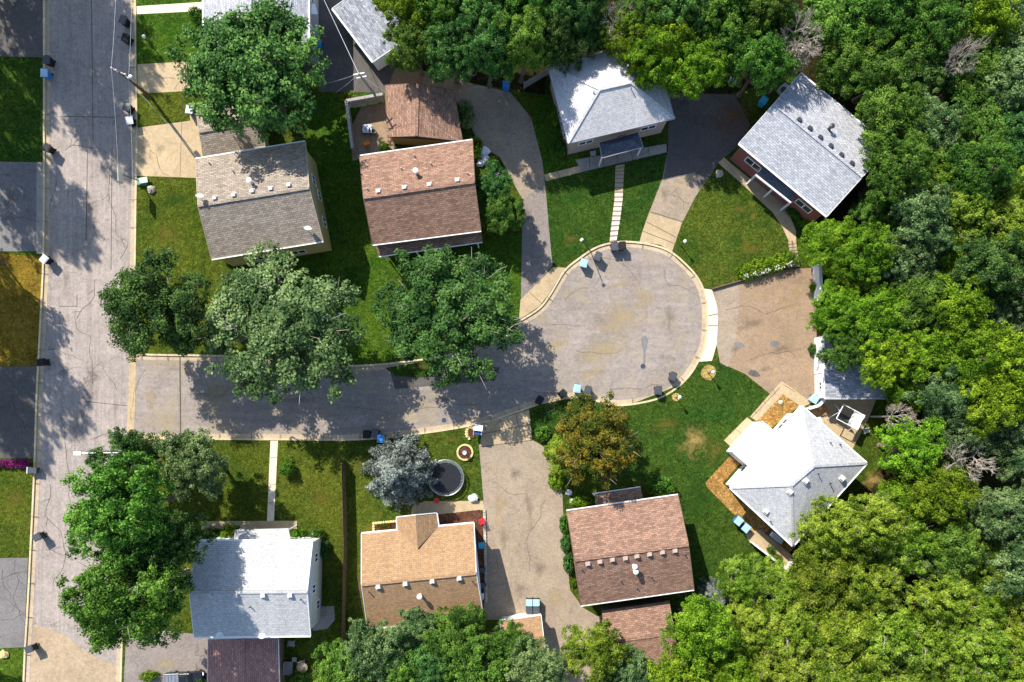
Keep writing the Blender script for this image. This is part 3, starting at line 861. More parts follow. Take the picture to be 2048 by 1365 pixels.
def door(h, side, t, w=0.95, hh=2.05, m='white'):
    i, j = side, (side + 1) % 4
    p, q = h.Wc[i], h.Wc[j]
    e = (q - p).normalized(); n = Vector((e.y, -e.x, 0))
    if n.dot((p + q) / 2 - Vector((h.cen.x, h.cen.y, 0))) < 0: n = -n
    c = p + (q - p) * t + n * 0.03
    d = obj('door', MB().beam(c + Vector((0, 0, 0.02)), c + Vector((0, 0, hh)), w, 0.06, up=n), M[m], h.root)
    k = c + e * w * 0.38 + n * 0.06 + Vector((0, 0, 1.0))
    obj('handle', MB().tube(k, k + n * 0.05, 0.03), M['metal'], d)

def roofhit(h, px, py):
    best = None
    for f, n in h.faces:
        p = hit(px, py, f[0], n)
        # inside test in plan
        ok = True; k = len(f)
        for i in range(k):
            a, b = f[i], f[(i + 1) % k]
            if (b.x - a.x) * (p.y - a.y) - (b.y - a.y) * (p.x - a.x) < -0.15: ok = False
        if ok: best = (p, n)
    if best is None:
        f, n = h.faces[0]; best = (hit(px, py, f[0], n), n)
    return best

def vents(h, pts, m='white', kind='box', size=0.36):
    if m == 'white' and kind == 'box': m = 'vent_paint'
    for px, py in pts:
        p, n = roofhit(h, px, py)
        e = Vector((0, 0, 1)).cross(n)
        e = Vector((1, 0, 0)) if e.length < 1e-3 else e.normalized()
        mb = MB()
        if kind == 'box':
            rz = math.atan2(e.y, e.x)
            mb.box(p + Vector((0, 0, 0.12)), (size, size, 0.3), rz)
            mb.box(p + Vector((0, 0, 0.03)), (size * 1.5, size * 1.5, 0.04), rz)
            obj('roof_vent', mb, M[m], h.roof)
        elif kind == 'pipe':
            mb.tube(p - Vector((0, 0, 0.1)), p + Vector((0, 0, 0.4)), 0.06, 0.06, 8)
            obj('vent_pipe', mb, M[m], h.roof)
        elif kind == 'flue':
            mb.tube(p - Vector((0, 0, 0.1)), p + Vector((0, 0, 0.75)), 0.16, 0.16, 12)
            mb.lathe([(0.16, 0), (0.27, 0.03), (0.27, 0.13), (0.08, 0.22)], 14, p + Vector((0, 0, 0.75)))
            obj('chimney_flue', mb, M[m], h.roof)

def dish(h, px, py, size=0.38):
    p, n = roofhit(h, px, py)
    mb = MB()
    mb.tube(p, p + Vector((0.1, 0.0, 0.6)), 0.035)
    c = p + Vector((0.1, 0, 0.7))
    prof = []
    base = len(mb.v)
    tmp = MB().lathe([(0.04, 0.0), (size * 0.6, 0.05), (size, 0.15), (size * 0.98, 0.17), (size * 0.6, 0.075), (0.04, 0.025)], 18)
    rot = Matrix.Rotation(R(50), 4, Vector((-0.9, 0.3, 0)).normalized())
    mb.add([c + (rot @ Vector(v)) for v in tmp.v], tmp.f)
    mb.tube(c, c + rot @ Vector((0, 0.05, 0.45)), 0.02)
    obj('satellite_dish', mb, M['white'], h.roof)

# A: tan gable
hA = building('house', 'tan-roofed gabled house beside the street, with yellowish siding and two satellite dishes', 'house',
              [(391, 319), (610, 284), (646, 482), (423, 518)], 5.2, [(396, 412), (618, 376)], 7.2, 'r_tan', 'w_yel', inset=0.3, fascia='w_tan')
vents(hA, [(430, 397), (468, 391), (505, 383), (542, 378), (578, 371)], 'white')
vents(hA, [(504, 366)], 'white', 'flue')
vents(hA, [(420, 328), (467, 344)], 'dmetal', 'pipe')
dish(hA, 403, 399); dish(hA, 617, 463)
for t, z in ((0.3, 3.0), (0.42, 1.5), (0.72, 1.5)): window(hA, 1, t, 1.0, 1.2, z)
window(hA, 2, 0.3, 1.6, 1.1); window(hA, 2, 0.7, 1.2, 1.1); door(hA, 2, 0.5, m='w_brn'); window(hA, 0, 0.5); window(hA, 3, 0.5)
gA = building('garage', 'low tan-shingled garage behind the tan-roofed house, half under the big maple', 'garage',
              [(392, 217), (512, 198), (530, 292), (408, 314)], 2.8, [(398, 264), (522, 244)], 3.7, 'r_tan', 'w_yel', inset=0.3, fascia='w_tan')
door(gA, 3, 0.5, 2.6, 2.1)

# B: brown gable
hB = building('house', 'brown-roofed gabled house between the tan-roofed house and the driveway, with a narrow porch roof', 'house',
              [(719, 313), (945, 281), (962, 461), (745, 489)], 4.3, [(727, 396), (949, 364)], 6.3, 'r_brn', 'w_brn', fascia='w_brn')
vents(hB, [(757, 383), (809, 376), (859, 370), (915, 361)], 'white')
vents(hB, [(833, 347)], 'white', 'flue')
vents(hB, [(829, 313), (862, 329), (803, 338), (935, 348), (735, 379)], 'metal', 'pipe')
window(hB, 1, 0.4); window(hB, 3, 0.4); window(hB, 3, 0.7, 0.9); window(hB, 2, 0.3, 1.6); window(hB, 2, 0.75, 1.2); door(hB, 2, 0.5)
pB = [W(749, 489, 3.6), W(962, 461, 3.6), W(965, 484, 3.1), W(758, 513, 3.1)]
lo = [p - Vector((0, 0, 0.12)) for p in pB]
pr = obj('porch_roof', MB().add(pB + lo, [(0, 3, 2, 1), (4, 5, 6, 7), (0, 1, 5, 4), (1, 2, 6, 5), (2, 3, 7, 6), (3, 0, 4, 7)]), M['r_brn'], hB.root, uv=True)
obj('porch_gutter', MB().beam(pB[3] + Vector((0, -0.06, -0.03)), pB[2] + Vector((0, -0.06, -0.03)), 0.09, 0.09), M['white'], pr)
for t in (0.05, 0.35, 0.65, 0.95):
    p = pB[3].lerp(pB[2], t) + Vector((0, 0.2, -0.1))
    obj('porch_post', MB().beam((p.x, p.y, 0), p, 0.12, 0.12), M['white'], hB.root)
gB = building('garage', 'brown-shingled garage with its ridge running up the photo, behind the brown-roofed house', 'garage',
              [(775, 274), (770, 171), (908, 182), (925, 283)], 2.7, [(833, 272), (836, 167)], 4.0, 'r_brn', 'w_yel', gutter=False, inset=0.3, fascia='w_brn')
door(gB, 2, 0.5, 2.6, 2.1); window(gB, 0, 0.5, 0.8, 0.7)

# C: hip
hC = building('house', 'white hip-roofed house at the head of the stepping-stone walk, with a dark hipped portico', 'house',
              [(1095, 131), (1307, 84), (1349, 237), (1136, 287)], 4.5, [(1199, 179), (1261, 165)], 6.3, 'r_wh2', 'w_stucco', hip=True, gutter=False, fascia='w_lav', inset=0.4)
window(hC, 2, 0.83, 1.5, 0.8, 2.5); window(hC, 2, 0.18, 1.6, 0.8, 2.5); door(hC, 2, 0.45, m='w_brn'); window(hC, 1, 0.5); window(hC, 3, 0.5); window(hC, 3, 0.25)
vents(hC, [(1187, 186), (1140, 202), (1262, 178)], 'metal', 'pipe')
pc = [W(1199, 286, 3.1), W(1276, 265, 3.1), W(1286, 294, 2.9), W(1204, 316, 2.9)]
r1 = W(1222, 290, 3.6); r2 = W(1262, 279, 3.6)
pt = obj('portico_roof', MB().add(pc + [r1, r2], [(0, 4, 5, 1), (1, 5, 2), (3, 2, 5, 4), (0, 3, 4), (0, 1, 2, 3)]), M['r_drk'], hC.root, uv=True)
tr = MB()
for i in range(4): tr.beam(pc[i] - Vector((0, 0, 0.07)), pc[(i + 1) % 4] - Vector((0, 0, 0.07)), 0.1, 0.14)
obj('portico_gutter', tr, M['w_lav'], pt)
for p in (pc[2], pc[3]):
    q = p + (Vector((hC.cen.x, hC.cen.y, p.z)) - p).normalized() * 0.2
    obj('portico_post', MB().beam((q.x, q.y, 0), (q.x, q.y, p.z - 0.1), 0.16, 0.16), M['white'], hC.root)

# D: grey gable right top
hD = building('house', 'pale-grey gabled house with red brick front beside the wood, set at a slant', 'house',
              [(1478, 287), (1654, 433), (1778, 294), (1601, 147)], 4.7, [(1548, 208), (1725, 354)], 6.5, 'r_gry', 'brick', inset=0.3)
# wide photo shape: the ridge side order is a,b = street eave
vents(hD, [(1598, 241), (1619, 258), (1640, 276), (1661, 293), (1682, 311), (1703, 328)], 'dmetal', 'box', 0.34)
vents(hD, [(1657, 259)], 'dmetal', 'flue')
window(hD, 0, 0.2, 1.9, 1.1, 2.6); window(hD, 0, 0.82, 1.9, 1.1, 2.6); door(hD, 0, 0.5, m='w_brn'); window(hD, 3, 0.4); window(hD, 1, 0.5)
q = [W(1527, 335, 3.9), W(1592, 388, 3.9), W(1582, 405, 3.2), W(1512, 350, 3.2)]
lo = [p - Vector((0, 0, 0.12)) for p in q]
pd = obj('portico_roof', MB().add(q + lo, [(0, 3, 2, 1), (4, 5, 6, 7), (0, 1, 5, 4), (1, 2, 6, 5), (2, 3, 7, 6), (3, 0, 4, 7)]), M['r_drk'], hD.root, uv=True)
obj('portico_trim', MB().beam(q[3] + Vector((-.04, -.04, -0.02)), q[2] + Vector((-.04, -.04, -0.02)), 0.16, 0.2), M['white'], pd)
for p in (q[3], q[2], q[3].lerp(q[2], 0.5)):
    obj('portico_post', MB().beam((p.x + .1, p.y + .1, 0), (p.x + .1, p.y + .1, p.z - 0.1), 0.16, 0.16), M['white'], hD.root)
ac = MB().box(W(1567, 180, 0.45), (0.9, 0.9, 0.9), R(40))
t = thing('air_conditioner', 'grey air-conditioning unit against the slanted grey-roofed house', 'air conditioner', W(1567, 180))
obj('case', ac, M['lgrey'], t); obj('fan_grille', MB().lathe([(0.36, 0), (0.36, 0.03)], 20, W(1567, 180, 0.9)), M['dmetal'], t)

# E: hip lower right
hE = building('house', 'bright white hip-roofed house set at a slant above the orange mulch beds', 'house',
              [(1461, 976), (1603, 813), (1733, 927), (1586, 1092)], 4.2, [(1583, 971), (1627, 933)], 6.4, 'r_wht', 'w_white', hip=True, inset=0.5)
# fix hip ridge order: ridge ends nearer to corners W/S and N/E
vents(hE, [(1580, 984), (1611, 962), (1684, 957), (1532, 1023)], 'white', 'box', 0.4)
vents(hE, [(1660, 967), (1660, 886), (1679, 889), (1540, 1043), (1636, 948)], 'dmetal', 'pipe')
window(hE, 0, 0.25, 1.4, 1.0); window(hE, 0, 0.85, 1.4, 1.0); door(hE, 0, 0.5); window(hE, 3, 0.3, 1.4); window(hE, 3, 0.7, 1.4); window(hE, 1, 0.5)
# entrance block with a flat white roof
eb = [(1468, 905), (1523, 844), (1556, 872), (1503, 935)]
ew = [W(p[0], p[1], 2.9) for p in eb]
obj('entrance_block', MB().prism([tuple(p[:2]) for p in ew], 0, 2.8), M['w_white'], hE.root, uv=True)
obj('entrance_roof', MB().prism([tuple((W(1504, 882, 2.9) + (p - W(1504, 882, 2.9)) * 1.06)[:2]) for p in ew], 2.8, 2.95), M['white'], hE.root)
gE = building('garage', 'grey flat-roofed garage with a long white side wall, half under the trees', 'garage',
              [(1649, 668), (1770, 668), (1773, 798), (1650, 798)], 2.9, None, 0, 'r_gr2', 'w_white', flat=True, gutter=False, inset=0.12)
window(gE, 3, 0.2, 0.8, 0.6); door(gE, 3, 0.6, 2.6, 2.1)

# F: brown lower middle
hF = building('house', 'brown-roofed gabled house with a row of eight ridge vents beside the wide tan driveway', 'house',
              [(1133, 1023), (1356, 991), (1388, 1179), (1161, 1211)], 4.2, [(1151, 1121), (1377, 1090)], 6.1, 'r_brn', 'w_brn', fascia='w_brn')
vents(hF, [(1176, 1127), (1200, 1123), (1225, 1119), (1251, 1116), (1274, 1112), (1299, 1108), (1325, 1104), (1350, 1101)], 'w_stucco', 'box', 0.36)
vents(hF, [(1267, 1131), (1269, 1141)], 'white', 'flue')
vents(hF, [(1162, 1137), (1368, 1107), (1240, 1160), (1301, 1152), (1272, 1174)], 'metal', 'pipe')
window(hF, 0, 0.2, 1.4); window(hF, 0, 0.85, 1.4); door(hF, 0, 0.5); window(hF, 3, 0.3); window(hF, 3, 0.7); window(hF, 1, 0.5)
q = [W(1190, 988, 2.7), W(1281, 975, 2.7), W(1287, 1003, 3.0), W(1191, 1017, 3.0)]
lo = [p - Vector((0, 0, 0.12)) for p in q]
pf = obj('porch_roof', MB().add(q + lo, [(0, 3, 2, 1), (4, 5, 6, 7), (0, 1, 5, 4), (1, 2, 6, 5), (2, 3, 7, 6), (3, 0, 4, 7)]), M['r_brn'], hF.root, uv=True)
obj('porch_gutter', MB().beam(q[0] + Vector((0, .05, -0.03)), q[1] + Vector((0, .05, -0.03)), 0.09, 0.09), M['white'], pf)
for p in (q[0], q[1]): obj('porch_post', MB().beam((p.x, p.y - .15, 0), (p.x, p.y - .15, p.z - 0.1), 0.12, 0.12), M['white'], hF.root)
gF = building('garage', 'brown-shingled garage at the bottom of the tan driveway, behind the house with eight ridge vents', 'garage',
              [(1204, 1222), (1338, 1203), (1358, 1332), (1222, 1352)], 2.7, [(1213, 1286), (1349, 1266)], 3.4, 'r_brn', 'w_brn', gutter=False, inset=0.25, fascia='w_brn')
door(gF, 3, 0.5, 2.6, 2.1)

# G: orange
hG = building('house', 'orange-roofed house with a small front cross gable, below the round trampoline', 'house',
              [(723, 1068), (948, 1047), (967, 1234), (735, 1258)], 4.0, [(723, 1170), (952, 1147)], 6.2, 'r_org', 'w_white')
vents(hG, [(757, 1173), (811, 1167), (865, 1162), (919, 1156)], 'white', 'box', 0.4)
vents(hG, [(841, 1190)], 'white', 'flue')
vents(hG, [(738, 1184), (945, 1163)], 'dmetal', 'pipe')
window(hG, 0, 0.2, 1.4); window(hG, 1, 0.35); window(hG, 3, 0.4); window(hG, 3, 0.8); door(hG, 1, 0.7); window(hG, 2, 0.5, 1.5)
z0 = 4.02
P1 = W(794, 1035, z0); P2 = W(873, 1027, z0); rf = W(831, 1031, 5.3)
n0 = hG.faces[0][1]; f0 = hG.faces[0][0][0]
apex = hit(836, 1097, f0, n0) + Vector((0, 0, 0.03)); P3 = hit(877, 1053, f0, n0) + Vector((0, 0, 0.03)); P4 = hit(795, 1061, f0, n0) + Vector((0, 0, 0.03))
apex = Vector((apex.x, apex.y, max(apex.z, 5.1)))
up = [P1, rf, apex, P4, P2, P3]
lo = [p - Vector((0, 0, 0.12)) for p in up]
cg = MB().add(up + lo, [(0, 3, 2, 1), (1, 2, 5, 4), (6, 7, 8, 9), (7, 10, 11, 8), (0, 1, 7, 6), (1, 4, 10, 7), (4, 5, 11, 10), (3, 0, 6, 9)])
cgo = obj('cross_gable_roof', cg, M['r_org'], hG.root, uv=True)
tr = MB(); tr.beam(P4 + Vector((-.06, 0, -.03)), P1 + Vector((-.06, 0, -.03)), 0.1, 0.12); tr.beam(P2 + Vector((.06, 0, -.03)), P3 + Vector((.06, 0, -.03)), 0.1, 0.12)
tr.beam(P1 + Vector((0, .04, -.03)), rf + Vector((0, .04, -.03)), 0.08, 0.16); tr.beam(rf + Vector((0, .04, -.03)), P2 + Vector((0, .04, -.03)), 0.08, 0.16)
obj('gable_trim', tr, M['white'], cgo)
a = P1 + Vector((.4, -.4, 0)); b = P2 + Vector((-.4, -.4, 0)); c_ = P3 + Vector((-.4, 0, 0)); d = P4 + Vector((.4, 0, 0))
obj('gable_wall', MB().add([(a.x, a.y, 0), (b.x, b.y, 0), (c_.x, c_.y, 0), (d.x, d.y, 0), (a.x, a.y, 3.85), (b.x, b.y, 3.85), (c_.x, c_.y, 3.85), (d.x, d.y, 3.85), (rf.x, a.y, 5.0)],
    [(0, 1, 5, 4), (1, 2, 6, 5), (3, 0, 4, 7), (4, 5, 8)]), M['w_white'], hG.root)
gG = building('garage', 'small orange-roofed garage with a white front at the end of the tan driveway', 'garage',
              [(1000, 1243), (1082, 1231), (1090, 1318), (1006, 1330)], 2.5, [(1003, 1286), (1087, 1274)], 3.1, 'r_org', 'w_white', inset=0.2)
door(gG, 0, 0.5, 2.4, 2.0)

# I: white lower left
hI = building('house', 'white-shingled gabled house lower left, with pale grey siding and a white porch roof', 'house',
              [(394, 1082), (625, 1083), (621, 1272), (388, 1274)], 5.2, [(379, 1185), (614, 1184)], 7.0, 'r_wht', 'w_grn', inset=0.3)
vents(hI, [(417, 1190), (472, 1190), (527, 1190), (581, 1190)], 'white', 'box', 0.42)
vents(hI, [(602, 1199), (501, 1214)], 'dmetal', 'pipe')
dish(hI, 443, 1268, 0.34); dish(hI, 526, 1270, 0.34)
for t_, z in ((0.2, 2.6), (0.55, 3.3), (0.78, 1.5)): window(hI, 1, t_, 0.9, 1.1, z)
window(hI, 0, 0.15, 1.4); window(hI, 0, 0.85, 1.4); door(hI, 0, 0.5); window(hI, 3, 0.5); window(hI, 2, 0.85)
q = [W(470, 1060, 2.9), W(577, 1057, 2.9), W(581, 1080, 3.3), W(468, 1080, 3.3)]
lo = [p - Vector((0, 0, 0.12)) for p in q]
pi_ = obj('porch_roof', MB().add(q + lo, [(0, 3, 2, 1), (4, 5, 6, 7), (0, 1, 5, 4), (1, 2, 6, 5), (2, 3, 7, 6), (3, 0, 4, 7)]), M['r_wht'], hI.root, uv=True)
for p in (q[0], q[1]): obj('porch_post', MB().beam((p.x, p.y - .15, 0), (p.x, p.y - .15, p.z - 0.1), 0.12, 0.12), M['white'], hI.root)
sp = MB()
for i in range(3): sp.prism(wp([(626, 1213), (641 + (2 - i) * 5, 1213), (641 + (2 - i) * 5, 1232), (626, 1232)]), i * 0.18, (i + 1) * 0.18)
obj('side_steps', sp, M['conc_g'], hI.root)
gI = building('garage', 'dark reddish-brown shingled garage under tree shade, below the white-shingled house', 'garage',
              [(416, 1279), (556, 1277), (560, 1420), (414, 1420)], 2.7, [(486, 1278), (486, 1421)], 3.5, 'r_red', 'w_brn', gutter=False, inset=0.25) if False else \
     building('garage', 'dark reddish-brown shingled garage under tree shade, below the white-shingled house', 'garage',
              [(414, 1420), (416, 1279), (556, 1277), (560, 1420)], 2.7, [(487, 1424), (487, 1277)], 3.5, 'r_red', 'w_brn', gutter=False, inset=0.25)
door(gI, 1, 0.4)

# H1, H2
h1 = building('house', 'pale-grey shingled house at the top edge behind the big maple, with lavender-grey siding', 'house',
              [(408, 86), (405, -150), (615, -150), (617, 84)], 5.2, [(503, 80), (495, -155)], 7.0, 'r_gry', 'w_lav', inset=0.3)
for t_ in (0.55, 0.85, 0.97): window(h1, 2, t_ - 0.04, 0.8, 1.2, 3.0 if t_ > .9 else 2.6)
window(h1, 0, 0.3); window(h1, 3, 0.3)
aw = obj('door_canopy', MB().beam(W(619, 19, 2.9), W(633, 19, 2.6), 1.1, 0.08), M['white'], h1.root)
h2 = building('garage', 'grey-shingled garage set at a slant at the top edge, beside the wood', 'garage',
              [(746, 124), (665, 17), (750, -45), (830, 68)], 2.8, [(790, 94), (709, -14)], 4.1, 'r_gr2', 'w_white', inset=0.3)
door(h2, 1, 0.5, 2.6, 2.1)

# ------------------------------------------------------------------ fences
def fence(label, pts, h, m='wood_g', gap=1.9, board=0.14, name='fence', solid=True, cap=0.0):
    P = [W(x, y) for x, y in pts]
    t = thing(name, label, 'fence', P[0])
    for i in range(len(P) - 1):
        a, b = P[i], P[i + 1]; L_ = (b - a).length; d = (b - a) / L_
        pb = MB()
        n = max(1, int(L_ / board)) if solid else max(1, int(L_ / 0.3))
        for k in range(n):
            c = a + d * (k + 0.5) * L_ / n
            pb.beam(c + Vector((0, 0, 0.05)), c + Vector((0, 0, h - (0.03 if k % 2 else 0))), (board * 0.9) if solid else 0.04, 0.03 if solid else 0.04, up=Vector((-d.y, d.x, 0)))
        for z in (0.3, h - 0.25): pb.beam(a + Vector((0, 0, z)), b + Vector((0, 0, z)), 0.09, 0.08)
        if cap: pb.beam(a + Vector((0, 0, h)), b + Vector((0, 0, h)), cap, 0.04)
        obj('panel', pb, M[m], t)
        m_ = max(1, int(L_ / gap))
        for k in range(m_ + (1 if i == len(P) - 2 else 0)):
            c = a + d * k * L_ / m_
            obj('post', MB().beam(c, c + Vector((0, 0, h + 0.06)), 0.11, 0.11), M[m], t)
    return t
fence('weathered grey board fence around the patio left of the brown-shingled garage', [(771, 204), (700, 217), (712, 310)], 1.9, 'wood_g', cap=0.3)
fence('long dark picket fence down the lawn between the white-shingled and the orange-roofed houses', [(690, 926), (694, 1085), (690, 1290)], 1.75, 'wood_b', gap=2.4)
fence('white privacy fence at the top right corner of the wide brown driveway', [(1625, 535), (1628, 604)], 2.0, 'white', cap=0.35)
fence('grey wooden fence behind the white hip-roofed house, along the edge of the wood', [(1048, 178), (1095, 150), (1200, 118)], 1.5, 'wood_g')
fence('white side fence with a gate beside the reddish-brown garage', [(562, 1275), (562, 1345)], 1.7, 'lgrey', cap=0.12)
fence('curved white vinyl fence joining the slanted white house to the grey garage', [(1608, 818), (1628, 812), (1640, 800)], 1.3, 'white', board=0.16, cap=0.3)
fence('white porch railing enclosing the terrace at the lower corner of the slanted white house', [(1500, 1084), (1570, 1138), (1580, 1118)], 1.0, 'white', board=0.16, cap=0.2)

# ------------------------------------------------------------------ foliage
rng = np.random.default_rng(7)
def leaves(rs, centers, crad, outc, per, size, upw=0.55):
    n = len(centers)
    c = np.repeat(centers, per, axis=0); cr = np.repeat(crad, per)
    d = rs.normal(size=(n * per, 3)); d /= np.linalg.norm(d, axis=1)[:, None]
    r = rs.random(n * per) ** 0.4
    p = c + d * (cr * r)[:, None] * np.array([1, 1, 0.8])
    out = p - outc; out /= (np.linalg.norm(out, axis=1)[:, None] + 1e-6)
    nrm = d * 0.6 + out * 0.45 + rs.normal(size=d.shape) * 0.5 + np.array([0, 0, upw])
    nrm /= np.linalg.norm(nrm, axis=1)[:, None]
    a = np.cross(nrm, rs.normal(size=d.shape)); a /= np.linalg.norm(a, axis=1)[:, None]
    b = np.cross(nrm, a)
    s = size * (0.7 + 0.7 * rs.random(n * per))[:, None]
    v = np.empty((n * per, 4, 3))
    v[:, 0] = p - a * s * 0.5
    v[:, 1] = p + b * s * 0.32 - nrm * s * 0.08
    v[:, 2] = p + a * s * 0.5
    v[:, 3] = p - b * s * 0.32 - nrm * s * 0.08
    return v.reshape(-1, 3)

def leaf_mesh(name, v, mat):
    me = bpy.data.meshes.new(name)
    n = len(v) // 4
    me.vertices.add(len(v)); me.vertices.foreach_set('co', v.astype(np.float32).ravel())
    me.loops.add(n * 4); me.loops.foreach_set('vertex_index', np.arange(n * 4, dtype=np.int32))
    me.polygons.add(n); me.polygons.foreach_set('loop_start', np.arange(0, n * 4, 4, dtype=np.int32))
    me.update(calc_edges=True); me.validate()
    me.materials.append(mat)
    return me

def crown_centers(rs, R0, zc, flat=0.75, nl=30, ncl=13, jit=0.12, lobe=(0.2, 0.34)):
    th = rs.random(nl) * 2 * np.pi
    u = rs.random(nl)
    L_ = []; rad = []
    gold = math.pi * (3 - math.sqrt(5))
    for i in range(nl):
        t = (i + 0.5) / nl
        zz = 1 - 1.25 * t                      # from the top down to a little below the middle
        rr = math.sqrt(max(0, 1 - zz * zz))
        a = i * gold + rs.normal() * 0.35
        f = 0.71 + rs.normal() * jit
        lr = R0 * rs.uniform(*lobe)
        L_.append((rr * math.cos(a) * R0 * f, rr * math.sin(a) * R0 * f, zc + zz * R0 * flat * f)); rad.append(lr)
    for i in range(nl // 4):
        d = rs.normal(size=3); d /= np.linalg.norm(d)
        L_.append((d[0] * R0 * .35, d[1] * R0 * .35, zc + d[2] * R0 * .3)); rad.append(R0 * 0.3)
    L_ = np.array(L_); rad = np.array(rad)
    cc = []
    for c, r in zip(L_, rad):
        d = rs.normal(size=(ncl, 3)); d /= np.linalg.norm(d, axis=1)[:, None]
        d[:, 2] = np.abs(d[:, 2]) * 0.9 - 0.15 * (rs.random(ncl) < 0.3)
        cc.append(c + d * r * rs.uniform(0.6, 1.12, ncl)[:, None])
    return L_, np.concatenate(cc)

def limb(mb, p, q, r0, r1, rs, seg=4, wob=0.12, n=6):
    p = np.array(p, float); q = np.array(q, float); L_ = np.linalg.norm(q - p)
    prev = p; pr = r0
    pts = [p]
    for k in range(1, seg + 1):
        t = k / seg
        c = p + (q - p) * t + (rs.normal(size=3) * wob * L_ * 0.35 if k < seg else 0)
        c[2] += math.sin(t * math.pi) * L_ * 0.06
        r = r0 + (r1 - r0) * t
        mb.tube(prev, c, pr, r, n, cap=(k == seg))
        prev = c; pr = r; pts.append(c)
    return pts

def tree_proto(seed, R0=5.0, zc=7.2, flat=0.78, nl=34, ncl=16, per=60, size=0.205, cr=0.50, kindname='tree', lobe=(0.2, 0.34), bark='bark', twigs=14):
    rs = np.random.default_rng(seed)
    L_, cc = crown_centers(rs, R0, zc, flat, nl, ncl, lobe=lobe)
    v = leaves(rs, cc, rs.uniform(cr * 0.7, cr * 1.25, len(cc)), np.array([0, 0, zc - R0 * 0.3]), per, size)
    me = leaf_mesh('crown', v, L['mid'])
    tb = MB()
    fork = np.array([rs.normal() * .2, rs.normal() * .2, zc - R0 * 0.75])
    tb.lathe([(0.5, 0), (0.36, 0.3), (0.3, 0.9)], 10)
    limb(tb, (0, 0, 0.8), fork, 0.3, 0.24, rs, 3, 0.05, 8)
    for i in rs.permutation(len(L_))[:twigs]:
        pts = limb(tb, fork, L_[i], 0.15, 0.05, rs, 4, 0.14)
        for k in range(3):
            d = L_[i] - fork; d /= np.linalg.norm(d)
            q = L_[i] + (d + rs.normal(size=3) * 0.6) * R0 * 0.17
            limb(tb, pts[3], q, 0.035, 0.01, rs, 3, 0.2, 4)
    tm = bpy.data.meshes.new('trunk'); tm.from_pydata(tb.v, [], tb.f); tm.update(); tm.materials.append(M[bark])
    return me, tm, zc, R0

PROTO = {
 'a': tree_proto(1), 'b': tree_proto(2, nl=30, lobe=(0.22, 0.36)), 'c': tree_proto(3, nl=42, ncl=13, lobe=(0.16, 0.27), flat=0.9),
 'd': tree_proto(4, nl=38, ncl=15, flat=0.7),
 'open': tree_proto(5, nl=52, ncl=11, per=52, cr=0.44, size=0.19, lobe=(0.14, 0.26), bark='bark_l', twigs=26),
 'open2': tree_proto(6, nl=48, ncl=11, per=52, cr=0.44, size=0.19, lobe=(0.15, 0.27), flat=0.65, bark='bark_l', twigs=24),
 'sparse': tree_proto(7, nl=36, ncl=8, per=40, cr=0.42, size=0.2, lobe=(0.15, 0.27), twigs=22),
}

def add_tree(px, py, rpx, kind, proto, label, name='leafy_tree', group=None, cat_='tree', zscale=1.0, ground=None):
    crown, trunk, zc, R0 = PROTO[proto]
    z = zc * rpx * S / R0
    for _ in range(6):
        rw = rpx * S * (H - z) / H
        s = rw / R0
        z = zc * s * zscale
    loc = W(px, py, z) if ground is None else W(*ground)
    loc.z = 0
    t = thing(name, label, cat_, loc, random.uniform(0, 6.28), group)
    t.scale = (s, s, s * zscale)
    for nm, me in (('crown', crown), ('trunk', trunk)):
        o = bpy.data.objects.new(nm, me); C.objects.link(o); o.parent = t
        if nm == 'crown':
            o.material_slots[0].link = 'OBJECT'; o.material_slots[0].material = L[kind]
    return t

random.seed(11)
# single trees in the gardens
singles = [
 (505, 150, 150, 'dark', 'a', 'huge dark green maple in front of the pale-grey house at the top', 'maple_tree', 0.8),
 (318, 622, 108, 'dark', 'c', 'dark green tree overhanging the street corner, left of the grey-green spreading tree', 'leafy_tree', 0.95),
 (568, 655, 165, 'grey', 'open2', 'broad grey-green tree with pale branches below the tan-roofed house', 'leafy_tree', 0.6),
 (897, 626, 142, 'dark', 'open', 'spreading green tree below the brown-roofed house, shading the side road', 'leafy_tree', 0.6),
 (990, 375, 42, 'dark', 'b', 'small upright tree right of the brown-roofed house, upper half of the pair', 'small_tree', 1.2),
 (1008, 430, 44, 'mid', 'c', 'small bushy tree right of the brown-roofed house, lower half of the pair', 'small_tree', 1.1),
 (255, 1015, 112, 'mid', 'a', 'large green tree over the street, upper of the two beside the white-shingled house', 'leafy_tree', 1.45),
 (262, 1195, 118, 'mid', 'open2', 'large green tree over the street, lower of the two beside the white-shingled house', 'leafy_tree', 1.45),
 (392, 925, 72, 'grey', 'b', 'dark rounded tree at the corner lawn left of the pale straight walk', 'leafy_tree', 1.1),
 (265, 930, 74, 'dark', 'c', 'dark green tree under the arm of the street lamp', 'leafy_tree', 1.0),
 (330, 1105, 88, 'dark', 'b', 'shaded dark tree tucked against the left end of the white-shingled house', 'leafy_tree', 1.5),
 (1190, 878, 90, 'brown', 'open', 'russet-brown half-dead tree on the lawn below the turning circle', 'leafy_tree', 0.9),
 (1125, 915, 42, 'yel', 'b', 'olive-green small tree left of the russet-brown tree, beside the tan driveway', 'small_tree', 0.9),
]
for px, py, r_, k, p, lab, nm, zs in singles:
    add_tree(px, py, r_, k, p, lab, nm, zscale=zs)

